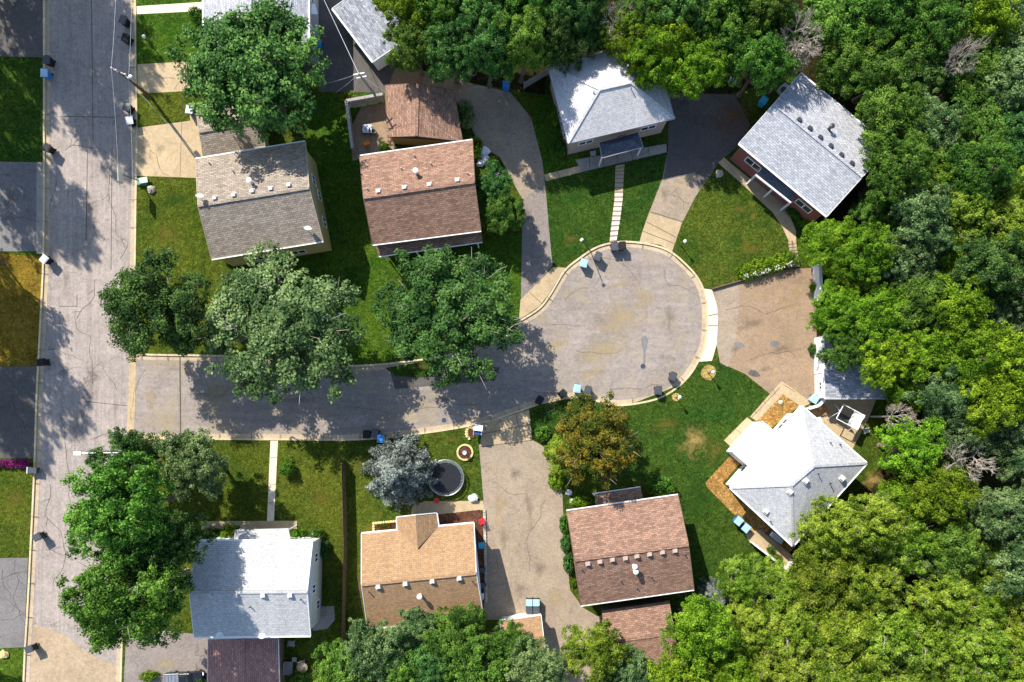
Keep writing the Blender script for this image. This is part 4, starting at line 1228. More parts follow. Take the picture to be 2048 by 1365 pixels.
# bottom row, right-hand wood and north wood: rows from left to right in the photo
ORD = ['first', 'second', 'third', 'fourth', 'fifth', 'sixth', 'seventh', 'eighth', 'ninth', 'tenth', 'eleventh', 'twelfth']
LOOK = {'dark': 'dark green tree', 'mid': 'mid-green tree', 'lime': 'bright lime-green tree', 'yel': 'yellow-green tree', 'grey': 'grey-green tree', 'brown': 'brownish tree'}
rows = [
 ('along the bottom edge below the orange roof', 'trees along the bottom edge', [
   (690, 1335, 62, 'mid'), (752, 1300, 66, 'grey'), (790, 1345, 60, 'mid'), (838, 1245, 52, 'grey'), (862, 1335, 58, 'dark'), (925, 1272, 66, 'mid'), (960, 1345, 70, 'mid'),
   (1018, 1290, 52, 'mid'), (1070, 1335, 64, 'grey'), (1185, 1300, 72, 'yel'), (1262, 1345, 56, 'grey')]),
 ('along the top edge of the north wood', 'trees of the north wood', [
   (822, 20, 62, 'lime'), (905, 20, 66, 'mid'), (985, 15, 66, 'dark'), (1065, 10, 66, 'mid'), (1140, 20, 60, 'dark'), (1290, 30, 62, 'mid'), (1365, 15, 64, 'dark'), (1440, 25, 66, 'mid'), (1515, 20, 62, 'mid'), (1570, 70, 50, 'dark')]),
 ('in the north wood above the brown-shingled garage', 'trees of the north wood', [
   (830, 95, 54, 'mid'), (905, 105, 60, 'dark'), (975, 105, 62, 'dark'), (1045, 95, 60, 'mid'), (1110, 85, 58, 'dark'), (1175, 60, 52, 'dark')]),
 ('overhanging the shaded drive between two houses', 'trees of the north wood', [
   (1265, 85, 58, 'lime'), (1335, 95, 62, 'lime'), (1300, 125, 54, 'lime'), (1390, 140, 66, 'lime'), (1455, 100, 62, 'mid'), (1520, 130, 58, 'mid')]),
 ('along the top right edge', 'trees of the right-hand wood', [
   (1690, 45, 76, 'mid'), (1775, 25, 72, 'mid'), (1860, 50, 74, 'mid'), (1945, 30, 72, 'lime'), (2030, 60, 76, 'grey')]),
 ('right wood, level with the grey roof top corner', 'trees of the right-hand wood', [
   (1690, 130, 66, 'mid'), (1765, 150, 72, 'mid'), (1850, 140, 68, 'dark'), (1935, 155, 74, 'mid'), (2025, 170, 74, 'grey')]),
 ('right wood, beside the slanted grey roof', 'trees of the right-hand wood', [
   (1772, 250, 72, 'mid'), (1850, 265, 66, 'grey'), (1930, 260, 72, 'mid'), (2020, 275, 72, 'dark')]),
 ('right wood, at the grey roof right corner', 'trees of the right-hand wood', [
   (1790, 345, 66, 'mid'), (1868, 355, 68, 'yel'), (1950, 350, 70, 'mid'), (2030, 370, 70, 'yel')]),
 ('right wood, just below the slanted grey roof', 'trees of the right-hand wood', [
   (1768, 425, 60, 'mid'), (1835, 440, 64, 'grey'), (1915, 440, 72, 'yel'), (2005, 455, 72, 'yel')]),
 ('right wood, level with the flowering hedge', 'trees of the right-hand wood', [
   (1655, 495, 58, 'lime'), (1725, 515, 60, 'lime'), (1700, 560, 44, 'lime'), (1800, 525, 66, 'grey'), (1880, 530, 66, 'lime'), (1955, 540, 68, 'dark'), (2035, 540, 66, 'dark')]),
 ('right wood, level with the brown driveway', 'trees of the right-hand wood', [
   (1672, 625, 56, 'lime'), (1745, 640, 66, 'lime'), (1825, 615, 64, 'mid'), (1905, 630, 68, 'lime'), (1990, 625, 64, 'grey'), (2050, 650, 56, 'mid')]),
 ('right wood, above the grey flat garage', 'trees of the right-hand wood', [
   (1688, 698, 48, 'mid'), (1765, 708, 62, 'lime'), (1845, 700, 62, 'lime'), (1925, 712, 70, 'lime'), (2015, 720, 72, 'lime')]),
 ('right wood, beside the grey flat garage', 'trees of the right-hand wood', [
   (1812, 770, 52, 'lime'), (1880, 790, 60, 'grey'), (1955, 800, 68, 'lime'), (2035, 800, 60, 'lime')]),
 ('right wood, beside the slanted white house', 'trees of the right-hand wood', [
   (1820, 895, 60, 'lime'), (1900, 865, 60, 'grey'), (1985, 865, 62, 'grey'), (2045, 930, 52, 'grey')]),
 ('right wood, below the pale bare tree', 'trees of the right-hand wood', [
   (1862, 985, 70, 'lime'), (1795, 1010, 56, 'lime'), (1945, 1030, 58, 'grey'), (2020, 1030, 68, 'grey')]),
 ('lower wood, touching the slanted white house', 'trees of the lower right wood', [
   (1655, 1060, 74, 'yel'), (1735, 1050, 70, 'yel'), (1810, 1090, 66, 'yel'), (1890, 1100, 62, 'mid'), (1960, 1120, 64, 'yel'), (2035, 1130, 68, 'grey')]),
 ('lower wood, level with the white terrace railing', 'trees of the lower right wood', [
   (1485, 1160, 60, 'yel'), (1560, 1175, 66, 'yel'), (1640, 1160, 76, 'yel'), (1730, 1165, 74, 'yel'), (1870, 1195, 74, 'yel'), (1960, 1200, 70, 'yel'), (2040, 1210, 64, 'yel')]),
 ('lower wood, second row above the bottom edge', 'trees of the lower right wood', [
   (1395, 1262, 72, 'lime'), (1490, 1262, 70, 'yel'), (1580, 1265, 74, 'yel'), (1675, 1270, 74, 'yel'), (1770, 1268, 72, 'yel'), (1850, 1290, 70, 'yel'), (1945, 1290, 72, 'yel'), (2035, 1295, 70, 'yel')]),
 ('lower wood, on the bottom edge', 'trees of the lower right wood', [
   (1365, 1345, 62, 'lime'), (1445, 1350, 66, 'lime'), (1540, 1355, 72, 'yel'), (1640, 1355, 72, 'yel'), (1735, 1360, 72, 'yel'), (1830, 1365, 70, 'yel'), (1920, 1368, 70, 'yel'), (2010, 1370, 72, 'yel')]),
]
pk = ['a', 'b', 'c', 'd']
for phrase, grp, lst in rows:
    srt = sorted(range(len(lst)), key=lambda i: lst[i][0])
    for rank, i in enumerate(srt):
        x, y, r_, k = lst[i]
        pr_ = random.choice(['open', 'open2', 'open', 'c']) if k == 'yel' else random.choice(pk)
        add_tree(x, y, r_ * (0.96 if k == 'yel' else 1.04), k, pr_, '%s, %s from left %s' % (LOOK[k], ORD[rank], phrase), group=grp, zscale=random.uniform(1.25, 1.6) if 'north' in grp else random.uniform(0.85, 1.45))
# street trees whose crowns stand outside the picture and throw the shade on the street
for i, (sx, sy, r_) in enumerate([(60, 40, 105), (170, 30, 100), (235, 100, 90), (120, 150, 85), (200, 235, 80), (30, 180, 80), (20, 290, 80), (110, 420, 72), (40, 420, 80), (-10, 560, 55), (40, 650, 60),
                                 (20, 700, 75), (115, 790, 62), (20, 830, 75), (90, 640, 38), (25, 1390, 45)]):
    zt = 14.5 if r_ > 50 else 7.0
    off = zt / math.tan(R(SUN_EL)) / S
    s0 = r_ * S / 5.0
    add_tree(0, 0, r_ * (H / (H - 7.2 * s0)), 'dark' if i % 2 else 'mid', ('sparse', 'open', 'sparse')[i % 3], 'tall street tree standing just outside the left edge, shading the street', group='trees outside the left edge',
             ground=(sx - SH.x * off, sy + SH.y * off * 1.0 if False else sy - (-SH.y) * off), zscale=zt / (7.2 * s0))

# spruce: tiers of drooping arms
def spruce_proto(seed, R0=4.0, Ht=9.0):
    rs = np.random.default_rng(seed)
    cc = []; tb = MB(); tb.tube((0, 0, 0), (0, 0, Ht), 0.26, 0.03, 8)
    z = 1.0
    while z < Ht - 0.3:
        f = 1 - (z - 1.0) / (Ht - 1.0)
        arms = max(5, int(15 * f ** 0.5))
        off = rs.random() * 6
        for i in range(arms):
            a = off + i * 2 * math.pi / arms + rs.normal() * 0.12
            L_ = R0 * (f ** 0.75) * rs.uniform(0.8, 1.1)
            m_ = max(3, int(L_ / 0.36))
            for k in range(m_):
                t = (k + 1) / m_
                for sgn in (-1, 0, 1):
                    w = 0.42 * L_ * (1 - t * 0.75) * 0.35 * sgn
                    cc.append((math.cos(a) * L_ * t - math.sin(a) * w, math.sin(a) * L_ * t + math.cos(a) * w, z - 0.25 * t * L_ * 0.4 + rs.normal() * 0.05))
            tb.tube((0, 0, z), (math.cos(a) * L_ * .9, math.sin(a) * L_ * .9, z - 0.1 * L_), 0.04, 0.01, 4)
        z += 0.62
    cc = np.array(cc)
    v = leaves(rs, cc, np.full(len(cc), 0.26), np.array([0, 0, 0.0]), 16, 0.17, 0.6)
    me = leaf_mesh('crown', v, L['blue'])
    tm = bpy.data.meshes.new('trunk'); tm.from_pydata(tb.v, [], tb.f); tm.update(); tm.materials.append(M['bark'])
    return me, tm, Ht * 0.4, R0
PROTO['spruce'] = spruce_proto(21)
add_tree(797, 945, 78, 'blue', 'spruce', 'blue-grey spruce on the lawn beside the trampoline', 'spruce_tree')
add_tree(1432, 1195, 36, 'blue', 'spruce', 'small blue-grey spruce at the edge of the lower right wood', 'spruce_tree')

# bare trees
def bare_proto(seed, R0=4.2):
    rs = np.random.default_rng(seed)
    tb = MB()
    limb(tb, (0, 0, 0), (0.2, 0, 5.0), 0.26, 0.2, rs, 3, 0.04, 7)
    def grow(p, d, L_, r, depth):
        q = np.array(p) + d * L_
        limb(tb, p, q, r, r * 0.6, rs, 3, 0.14, 5)
        if depth == 0: return
        for _ in range(4 if depth > 1 else 5):
            nd = d + rs.normal(size=3) * 0.55; nd[2] = abs(nd[2]) * 0.6 + 0.1; nd /= np.linalg.norm(nd)
            grow(np.array(p) + d * L_ * rs.uniform(0.55, 1.0), nd, L_ * rs.uniform(0.55, 0.8), max(r * 0.55, 0.022), depth - 1)
    for i in range(7):
        a = i * 0.9 + rs.random() * 0.4
        d = np.array([math.cos(a), math.sin(a), 0.75]); d /= np.linalg.norm(d)
        grow((0.2, 0, 4.6 + rs.random()), d, R0 * 0.5, 0.13, 3)
    tm = bpy.data.meshes.new('trunk'); tm.from_pydata(tb.v, [], tb.f); tm.update(); tm.materials.append(M['bark_l'])
    return tm
BARE = bare_proto(31)
for px, py, r_, z, lab in ((1250, 12, 62, 10, 'pale leafless tree at the top edge above the white hip-roofed house'),
                      (1628, 45, 66, 11, 'pale leafless tree in the wood left of the top corner of the slanted grey roof'),
                      (1612, 92, 45, 10, 'smaller leafless tree just above the slanted grey-roofed house'),
                      (1965, 930, 70, 10, 'pale leafless tree in the right-hand wood level with the white slanted house'),
                      (1822, 832, 42, 8, 'brown leafless tree right of the grey flat-roofed garage'),
                      (1960, 85, 45, 12, 'thin leafless tree near the top right corner'),
                      (1186, 868, 46, 8, 'bare grey branches standing in the middle of the russet-brown tree')):
    s = r_ * S * (H - z) / H / 4.6
    loc = W(px, py, z); loc.z = 0
    t = thing('bare_tree', lab, 'bare tree', loc, random.uniform(0, 6), 'leafless trees')
    t.scale = (s, s, z / 9.0)
    o = bpy.data.objects.new('branches', BARE); C.objects.link(o); o.parent = t

# bushes
def bush_proto(seed, size=0.13, per=26):
    rs = np.random.default_rng(seed)
    n = 84
    d = rs.normal(size=(n, 3)); d /= np.linalg.norm(d, axis=1)[:, None]; d[:, 2] = np.abs(d[:, 2])
    c = d * rs.uniform(0.4, 0.9, n)[:, None] * np.array([1, 1, 0.95]) + np.array([0, 0, 0.15])
    v = leaves(rs, c, rs.uniform(0.18, 0.32, n), np.array([0, 0, 0.2]), per, size)
    me = leaf_mesh('foliage', v, L['mid'])
    tb = MB()
    for i in range(7): tb.tube((0, 0, 0), c[i] * 0.9, 0.035, 0.012, 5)
    tm = bpy.data.meshes.new('stems'); tm.from_pydata(tb.v, [], tb.f); tm.update(); tm.materials.append(M['bark'])
    return me, tm
BP = [bush_proto(41), bush_proto(42, 0.16, 22), bush_proto(43, 0.1, 30)]
def bush(px, py, rx, ry, h, k, lab, group=None, cat_='bush', name='bush'):
    me, tm = random.choice(BP)
    t = thing(name, lab, cat_, W(px, py, 0), 0, group)
    t.scale = (rx * S, ry * S, h)
    for nm, m_ in (('foliage', me), ('stems', tm)):
        o = bpy.data.objects.new(nm, m_); C.objects.link(o); o.parent = t
        if nm == 'foliage': o.material_slots[0].link = 'OBJECT'; o.material_slots[0].material = L[k]
for a in [
 (426, 1068, 20, 17, 1.5, 'dark', 'dark clipped bush, left of the pair by the white porch roof'),
 (464, 1064, 22, 19, 1.6, 'lime', 'bright green clipped bush, right of the pair by the white porch roof'),
 (600, 1068, 18, 13, 1.1, 'lime', 'low shrub right of the white porch roof'),
 (634, 1070, 20, 16, 1.3, 'mid', 'green shrub at the upper right corner of the white-shingled house'),
 (652, 1098, 12, 22, 1.2, 'dark', 'narrow dark shrub along the right side of the white-shingled house'),
 (577, 938, 18, 15, 1.8, 'mid', 'young tree-like bush on the olive lawn right of the pale straight walk'),
 (577, 918, 14, 10, 0.4, 'yel', 'low yellow plant bed above the young bush on the olive lawn'),
 (457, 522, 11, 9, 0.9, 'lime', 'small lime bush at the lower left corner of the tan-roofed house'),
 (1085, 868, 20, 16, 1.3, 'mid', 'green bush beside the concrete driveway apron'),
 (1108, 905, 18, 22, 1.2, 'yel', 'olive bush on the edge of the tan driveway below the apron'),
 (1112, 960, 20, 22, 1.1, 'lime', 'light green bush above the corner of the house with eight ridge vents'),
 (1160, 1003, 26, 12, 1.2, 'lime', 'bright shrub left of the porch roof of the house with eight ridge vents'),
 (1318, 970, 34, 24, 2.6, 'mid', 'tall bright green bush right of the porch roof of the house with eight ridge vents'),
 (1128, 1048, 12, 22, 1.3, 'mid', 'upper shrub of the hedge along the tan driveway'),
 (1130, 1085, 13, 22, 1.4, 'dark', 'middle shrub of the hedge along the tan driveway'),
 (1136, 1125, 13, 22, 1.4, 'dark', 'lower shrub of the hedge along the tan driveway'),
 (1146, 1165, 9, 10, 0.7, 'lime', 'small bright plant at the lower end of the driveway hedge'),
 (1120, 298, 15, 20, 1.4, 'mid', 'bushy shrub at the lower left corner of the white hip-roofed house'),
 (1110, 235, 12, 22, 1.3, 'lime', 'light green shrub along the left side of the white hip-roofed house'),
 (1590, 425, 24, 16, 1.2, 'mid', 'shrub under the brick front of the slanted grey-roofed house'),
 (1612, 446, 22, 14, 1.1, 'lime', 'bright shrub at the lower corner of the slanted grey-roofed house'),
 (1640, 455, 22, 16, 1.4, 'dark', 'dark shrub below the lower corner of the slanted grey-roofed house'),
 (1625, 575, 10, 12, 0.9, 'lime', 'small shrub against the white privacy fence'),
 (1622, 700, 10, 14, 0.8, 'dark', 'dark shrub against the white garage wall'),
 (1540, 1098, 10, 10, 0.9, 'mid', 'potted shrub on the terrace by the white porch railing'),
 (1552, 1115, 14, 10, 0.8, 'yel', 'yellowish shrub at the end of the terrace by the white porch railing'),
 (400, 38, 18, 18, 1.6, 'mid', 'shrub at the left wall of the pale-grey house at the top'),
 (770, 300, 10, 14, 1.3, 'lime', 'light shrub in the gap between the brown-shingled garage and house'),
 (735, 400, 8, 30, 0.9, 'lime', 'long low plant strip along the left wall of the brown-roofed house'),
 (985, 330, 14, 16, 1.2, 'lime', 'sunlit shrub at the upper right corner of the brown-roofed house'),
 (950, 300, 20, 24, 1.6, 'yel', 'straggly shrub between the brown-shingled garage and the driveway'),
 (930, 235, 24, 30, 2.6, 'grey', 'dappled bush at the right edge of the brown-shingled garage'),
 (770, 1052, 18, 8, 0.4, 'brown', 'low plants in the stone-edged bed left of the cross gable'),
 (300, 1350, 22, 12, 1.0, 'yel', 'dry shrub left of the dark pickup truck'),
 (405, 1362, 26, 14, 1.6, 'mid', 'green shrub right of the dark pickup truck'),
 (600, 1350, 22, 16, 1.2, 'mid', 'green shrub below the garden seats'),
 (560, 560, 10, 10, 0.8, 'mid', 'small shrub under the grey-green tree'),
 (700, 195, 30, 12, 0.8, 'yel', 'rough sunlit shrub above the grey board fence'),
 (662, 1000, 0.1, 0.1, 0.1, 'mid', '') ]:
    if a[6]: bush(*a)
hedge_lab = ['left end', 'left middle', 'middle', 'right middle', 'right end']
for i, (x, y) in enumerate([(1488, 548), (1510, 541), (1532, 535), (1554, 529), (1575, 522)]):
    bush(x, y - 3, 22, 20, 1.3, 'lime', 'flowering hedge shrub above the brown driveway, %s' % hedge_lab[i], 'flowering hedge shrubs', 'hedge', 'hedge')
# white flowers on the hedge and purple flower bed: uncountable blossoms
rs = np.random.default_rng(5)
cc = []
for i in range(90):
    t = rs.random(); p = W(1482 + t * 100, 558 - t * 27 + rs.random() * 9 - 5, 0); cc.append((p.x, p.y, 0.85 + rs.random() * 0.35))
o = bpy.data.objects.new('blossoms', leaf_mesh('blossoms', leaves(rs, np.array(cc), np.full(90, 0.1), np.array([0, 0, 0.]), 8, 0.11, 0.9), L['petal'])); C.objects.link(o)
tag(o, 'white blossoms along the lower side of the flowering hedge', 'flowers', kind='stuff')
cc = []
for i in range(420):
    p = W(-30 + rs.random() * 92, 920 + rs.random() * 15, 0); cc.append((p.x, p.y, 0.25 + rs.random() * 0.25))
o = bpy.data.objects.new('flowers', leaf_mesh('flowers', leaves(rs, np.array(cc), np.full(420, 0.14), np.array([0, 0, 0.]), 10, 0.13, 0.9), L['purple'])); C.objects.link(o)
tag(o, 'bed of purple flowers beside the dark driveway at the left edge', 'flowers', kind='stuff')

# ------------------------------------------------------------------ wheelie bins
def make_bin():
    t = thing('wheelie_bin', 'x', 'wheelie bin')
    b = MB(); b.box((0, 0, 0.52), (0.58, 0.68, 0.92), taper=0.8)
    obj('body', b, M['black'], t)
    l = MB(); l.box((0, 0.02, 1.01), (0.64, 0.76, 0.06)); l.box((0, 0.0, 1.055), (0.5, 0.56, 0.035))
    obj('lid', l, M['black'], t)
    obj('handle', MB().tube((-0.26, -0.4, 0.97), (0.26, -0.4, 0.97), 0.025), M['black'], t)
    for sx in (-1, 1): obj('wheel', MB().tube((sx * 0.29, -0.24, 0.12), (sx * 0.23, -0.24, 0.12), 0.12, 0.12, 14), M['rubber'], t)
    return t
bin0 = make_bin(); first = [True]
for px, py, rz, bodym, lidm, zz, lab in [
 (246, 40, 20, 'black', 'dgrey', ZR, 'black wheelie bin in the shaded street, topmost at the right kerb'),
 (251, 76, 15, 'black', 'black', ZR, 'black wheelie bin second from the top at the right kerb'),
 (253, 214, 15, 'black', 'dgrey', ZR, 'dark bin just below the utility pole top in the street'),
 (259, 241, -10, 'black', 'lgrey', ZR, 'bin with a pale lid above the sunlit part of the street'),
 (95, 121, 5, 'black', 'dgrey', 0, 'black wheelie bin directly above the blue one on the left kerb'),
 (90, 147, 0, 'blue', 'lblue', 0, 'blue wheelie bin with a pale blue lid on the left kerb'),
 (95, 297, 25, 'black', 'black', 0, 'black bin on the left kerb beside the shaded lawn corner'),
 (90, 519, 40, 'black', 'lgrey', 0, 'bin with a light lid where the left driveway shade meets the yellow grass'),
 (84, 725, 80, 'black', 'black', 0, 'black bin on the left kerb level with the street junction'),
 (76, 1074, 60, 'black', 'dgrey', 0, 'black bin on the left kerb beside the olive lawn'),
 (60, 1298, 70, 'black', 'dgrey', 0, 'black bin on the left kerb at the concrete part of the street'),
 (380, 220, 8, 'dblue', 'lgrey', 0, 'navy bin with a white lid on the small pad beside the big maple'),
 (636, 87, 5, 'blue', 'blue', 0, 'blue bin in the shade beside the pale-grey house at the top'),
 (1168, 526, 15, 'lblue', 'lblue', ZR, 'pale blue wheelie bin on the upper left of the turning circle'),
 (1196, 513, 25, 'dgrey', 'dgrey', ZR, 'dark grey bin below the thin lamp post on the turning circle'),
 (1229, 493, 0, 'black', 'dgrey', ZR, 'dark bin at the foot of the stepping-stone walk, left of the pair'),
 (1245, 492, -5, 'black', 'black', ZR, 'dark bin at the foot of the stepping-stone walk, right of the pair'),
 (1079, 801, 30, 'black', 'black', ZR, 'black bin in the tree shade at the lower kerb of the side road'),
 (1125, 788, 45, 'black', 'black', ZR, 'black bin tilted diagonally left of the pale blue one'),
 (1154, 777, 5, 'lblue', 'lblue', ZR, 'pale blue bin at the lower kerb above the russet-brown tree'),
 (1176, 781, 20, 'black', 'dgrey', ZR, 'black bin right of the pale blue one above the russet-brown tree'),
 (1317, 781, 5, 'dgrey', 'dgrey', ZR, 'dark grey bin at the lower right of the turning circle, left of the pair'),
 (1346, 753, 20, 'dgrey', 'dgrey', ZR, 'dark grey bin at the lower right of the turning circle, right of the pair'),
 (733, 869, 0, 'black', 'black', ZR, 'black bin in dappled shade above the blue-grey spruce, leftmost of three'),
 (750, 867, 10, 'black', 'dgrey', ZR, 'black bin with a grey lid above the blue-grey spruce, middle of three'),
 (762, 877, 5, 'blue', 'blue', 0, 'bright blue bin just above the blue-grey spruce'),
 (1629, 798, 35, 'lblue', 'lblue', 0, 'pale blue bin at the lower corner of the brown driveway by the white wall'),
 (1477, 1042, 40, 'blue', 'lblue', 0, 'blue bin in the mulch bed beside the slanted white house, upper of the pair'),
 (1492, 1056, 40, 'blue', 'lblue', 0, 'blue bin in the mulch bed beside the slanted white house, lower of the pair'),
 (1059, 1206, 0, 'black', 'lblue', 0, 'bin with a pale blue lid against the orange-roofed garage, left of the pair'),
 (1072, 1206, 0, 'black', 'lblue', 0, 'bin with a pale blue lid against the orange-roofed garage, right of the pair'),
 (1059, 1219, 0, 'black', 'dgrey', 0, 'black bin squeezed against the white front of the orange-roofed garage, left'),
 (1072, 1219, 0, 'black', 'dgrey', 0, 'black bin squeezed against the white front of the orange-roofed garage, right'),
 (1527, 202, 35, 'cyan', 'cyan', 0, 'bright cyan bin under the trees left of the slanted grey-roofed house'),
 (1012, 171, 0, 'blue', 'blue', 0, 'small blue bin at the edge of the north wood')]:
    loc = W(px, py, 0.9); loc.z = zz
    d = dup(bin0, loc, R(180 - rz), lab, scale=(1.2, 1.15, 1.05), group='wheelie bins', mats={'body': M[bodym], 'lid': M[lidm]})
for ch in list(bin0.children): bpy.data.objects.remove(ch)
bpy.data.objects.remove(bin0)

# large grey cart lying at the purple flowers
t = thing('garbage_cart', 'large grey cart lying on its side on the kerb below the purple flowers', 'garbage cart', W(68, 941))
b = MB(); b.box(W(67, 941, 0.42), (1.0, 0.62, 0.6), R(-3), taper=0.9); obj('body', b, M['dgrey'], t)
obj('lid', MB().box(W(58, 941, 0.42), (0.12, 0.7, 0.68), R(-3)), M['lgrey'], t)
obj('wheel', MB().tube(W(77, 936, 0.2), W(77, 938, 0.2), 0.13, 0.13, 14), M['rubber'], t)

# ------------------------------------------------------------------ poles, lamps and wires
t = thing('utility_pole', 'tall brown utility pole leaning in view over the street, with crossarms', 'utility pole', W(303, 196))
top = W(237, 143, 8.6)
ba = W(303, 196, 0)
obj('pole', MB().tube(ba, top, 0.17, 0.12, 12), M['wood_b'], t)
for f, ln in ((0.985, 1.5), (0.86, 1.2)):
    c = ba.lerp(top, f)
    arm = obj('crossarm', MB().beam(c + Vector((-ln / 2, 0.35, 0)), c + Vector((ln / 2, -0.35, 0)), 0.12, 0.12), M['wood_g'], t)
    for k in (-0.9, -0.3, 0.9):
        p = c + Vector((k * ln / 2, -0.7 * k / 2, 0.06))
        obj('insulator', MB().lathe([(0.06, 0), (0.08, 0.05), (0.05, 0.09), (0.07, 0.14), (0.03, 0.18)], 10, p), M['white'], arm)
c = ba.lerp(top, 0.72) + Vector((0.35, 0.1, 0))
tr_ = obj('transformer', MB().lathe([(0.2, -0.4), (0.24, -0.36), (0.24, 0.3), (0.2, 0.36), (0.06, 0.4)], 16, c), M['metal'], t)
wr = MB()
def wire(mb, a, b, sag=0.4, n=10, r=0.012):
    prev = a
    for k in range(1, n + 1):
        s = k / n; p = a.lerp(b, s) - Vector((0, 0, sag * 4 * s * (1 - s)))
        mb.tube(prev, p, r, r, 5, cap=False); prev = p
tp = top + Vector((0, 0, 0.2))
wire(wr, tp + Vector((-0.6, 0.3, 0)), W(225, -300, 8.6), 0.8)
wire(wr, tp + Vector((-0.6, 0.3, 0)), W(236, 640, 8.0), 0.8)
wire(wr, ba.lerp(top, 0.86) + Vector((0.5, -0.2, 0)), W(258, -300, 7.5), 0.6)
wire(wr, ba.lerp(top, 0.86) + Vector((0.5, -0.2, 0)), W(262, 640, 7.2), 0.6)
wire(wr, ba.lerp(top, 0.8), W(400, 322, 4.6), 0.3)
o = obj('power_line', wr, M['lgrey']); tag(o, 'overhead wires running along the right side of the street from the utility pole', 'power line')

t = thing('utility_pole', 'pale wooden utility pole rising between the garages at the top, with small crossarms', 'utility pole', W(757, 199))
ba = W(757, 199, 0); top = W(717, 147, 7.2)
obj('pole', MB().tube(ba, top, 0.15, 0.1, 12), M['wood_g'], t)
for f, dx, dy in ((0.98, 0.55, 0.1), (0.86, 0.5, 0.1)):
    c = ba.lerp(top, f)
    obj('crossarm', MB().beam(c + Vector((-dx, -dy, 0)), c + Vector((dx, dy, 0)), 0.1, 0.1), M['white'], t)
wr = MB()
wire(wr, top, W(620, -60, 7.0), 0.4, r=0.028); wire(wr, top, W(640, 170, 5.0), 0.2); wire(wr, top, W(672, 185, 4.6), 0.2)
wire(wr, top, W(690, 240, 4.3), 0.3); wire(wr, top, W(930, 290, 3.9), 0.5, r=0.012)
o = obj('power_line', wr, M['lgrey']); tag(o, 'service wires fanning out from the pole between the garages', 'power line')

t = thing('street_lamp', 'white street lamp with a long arm reaching left over the street', 'street lamp', W(306, 886))
ba = W(306, 886, 0); top = W(238, 906, 7.6)
obj('pole', MB().tube(ba, top, 0.14, 0.1, 12), M['wood_b'], t)
hd = W(160, 907, 7.9)
am = obj('arm', MB().tube(top, hd, 0.06, 0.05, 8), M['white'], t)
obj('lamp_head', MB().box(hd + Vector((-0.25, 0, 0)), (0.75, 0.36, 0.16)), M['white'], t)
obj('bracket', MB().beam(top + Vector((-0.5, 0.3, -0.1)), top + Vector((0.25, 0.2, -0.1)), 0.1, 0.1), M['metal'], t)

def lamp_post(px, py, h, label, tx=None, ty=None):
    ba = W(px, py)
    t = thing('lamp_post', label, 'lamp post', ba)
    obj('post', MB().lathe([(0.09, 0), (0.06, 0.1), (0.045, 0.3), (0.04, h - 0.35)], 10, ba), M['dmetal'], t)
    ln = obj('lantern', MB().lathe([(0.08, h - 0.35), (0.14, h - 0.3), (0.17, h - 0.06), (0.19, h - 0.04)], 8, ba), M['white'], t)
    obj('lantern_cap', MB().lathe([(0.2, h - 0.04), (0.12, h + 0.06), (0.02, h + 0.12)], 8, ba), M['white'], ln)
lamp_post(1352, 796, 1.9, 'small garden lamp post in the little straw circle below the turning circle')
lamp_post(1417, 747, 1.9, 'garden lamp post in the larger straw circle beside the bright apron')
lamp_post(1362, 492, 2.0, 'white-topped garden lamp post on the lawn right of the concrete apron')
lamp_post(303, 90, 1.8, 'white-topped lamp post on the small shaded lawn near the top left')
t = thing('lamp_post', 'tall thin lamp post above the two bins on the turning circle', 'lamp post', W(1181, 503))
obj('post', MB().tube(W(1181, 503), W(1163, 480, 4.2), 0.06, 0.045), M['wood_b'], t)
obj('lamp_head', MB().box(W(1163, 480, 4.25), (0.35, 0.22, 0.12), R(40)), M['white'], t)
for (x, y, r_, lab) in ((1417, 745, 15, 'straw circle around the garden lamp beside the bright apron'), (1352, 795, 8, 'little straw circle around the garden lamp below the turning circle')):
    rs = np.random.default_rng(int(x))
    pts = [(x + math.cos(a) * r_ * (1 + 0.07 * rs.normal()), y + math.sin(a) * r_ * (1 + 0.07 * rs.normal())) for a in np.linspace(0, 6.28, 24, endpoint=False)]
    o = obj('mulch_circle', MB().prism([tuple(W(*p)[:2]) for p in pts], 0, 0.06), M['straw'], loc=(0, 0, 0)); tag(o, lab, 'mulch bed')

# basketball hoop
t = thing('basketball_hoop', 'portable basketball hoop with a green base leaning over the street', 'basketball hoop', W(284, 364))
obj('base', MB().box(W(284, 364, 0.25), (1.0, 0.7, 0.4), R(5), taper=1.1), M['green_p'], t)
obj('base_cover', MB().box(W(287, 361, 0.5), (0.9, 0.6, 0.12), R(10)), M['lgrey'], t)
obj('pole', MB().tube(W(278, 362, 0.4), W(246, 350, 3.0), 0.05), M['dmetal'], t)
bbp = W(241, 350, 3.0)
bb = obj('backboard', MB().box(bbp, (0.05, 1.5, 0.95), R(2)), M['white'], t)
fr = MB()
for dz in (-0.48, 0.48): fr.beam(bbp + Vector((-.03, -.78, dz)), bbp + Vector((-.03, .78, dz)), 0.05, 0.06)
for dy in (-0.78, 0, 0.78): fr.beam(bbp + Vector((-.03, dy, -.48)), bbp + Vector((-.03, dy, .48)), 0.05, 0.06)
obj('frame', fr, M['stone_y'], bb)
rm = MB(); pv = None
for i in range(17):
    a = i * math.pi / 8; p = bbp + Vector((-0.28 + 0.23 * math.cos(a), 0.23 * math.sin(a), -0.35))
    if pv: rm.tube(pv, p, 0.015, 0.015, 5)
    pv = p
obj('rim', rm, M['orange'], t)
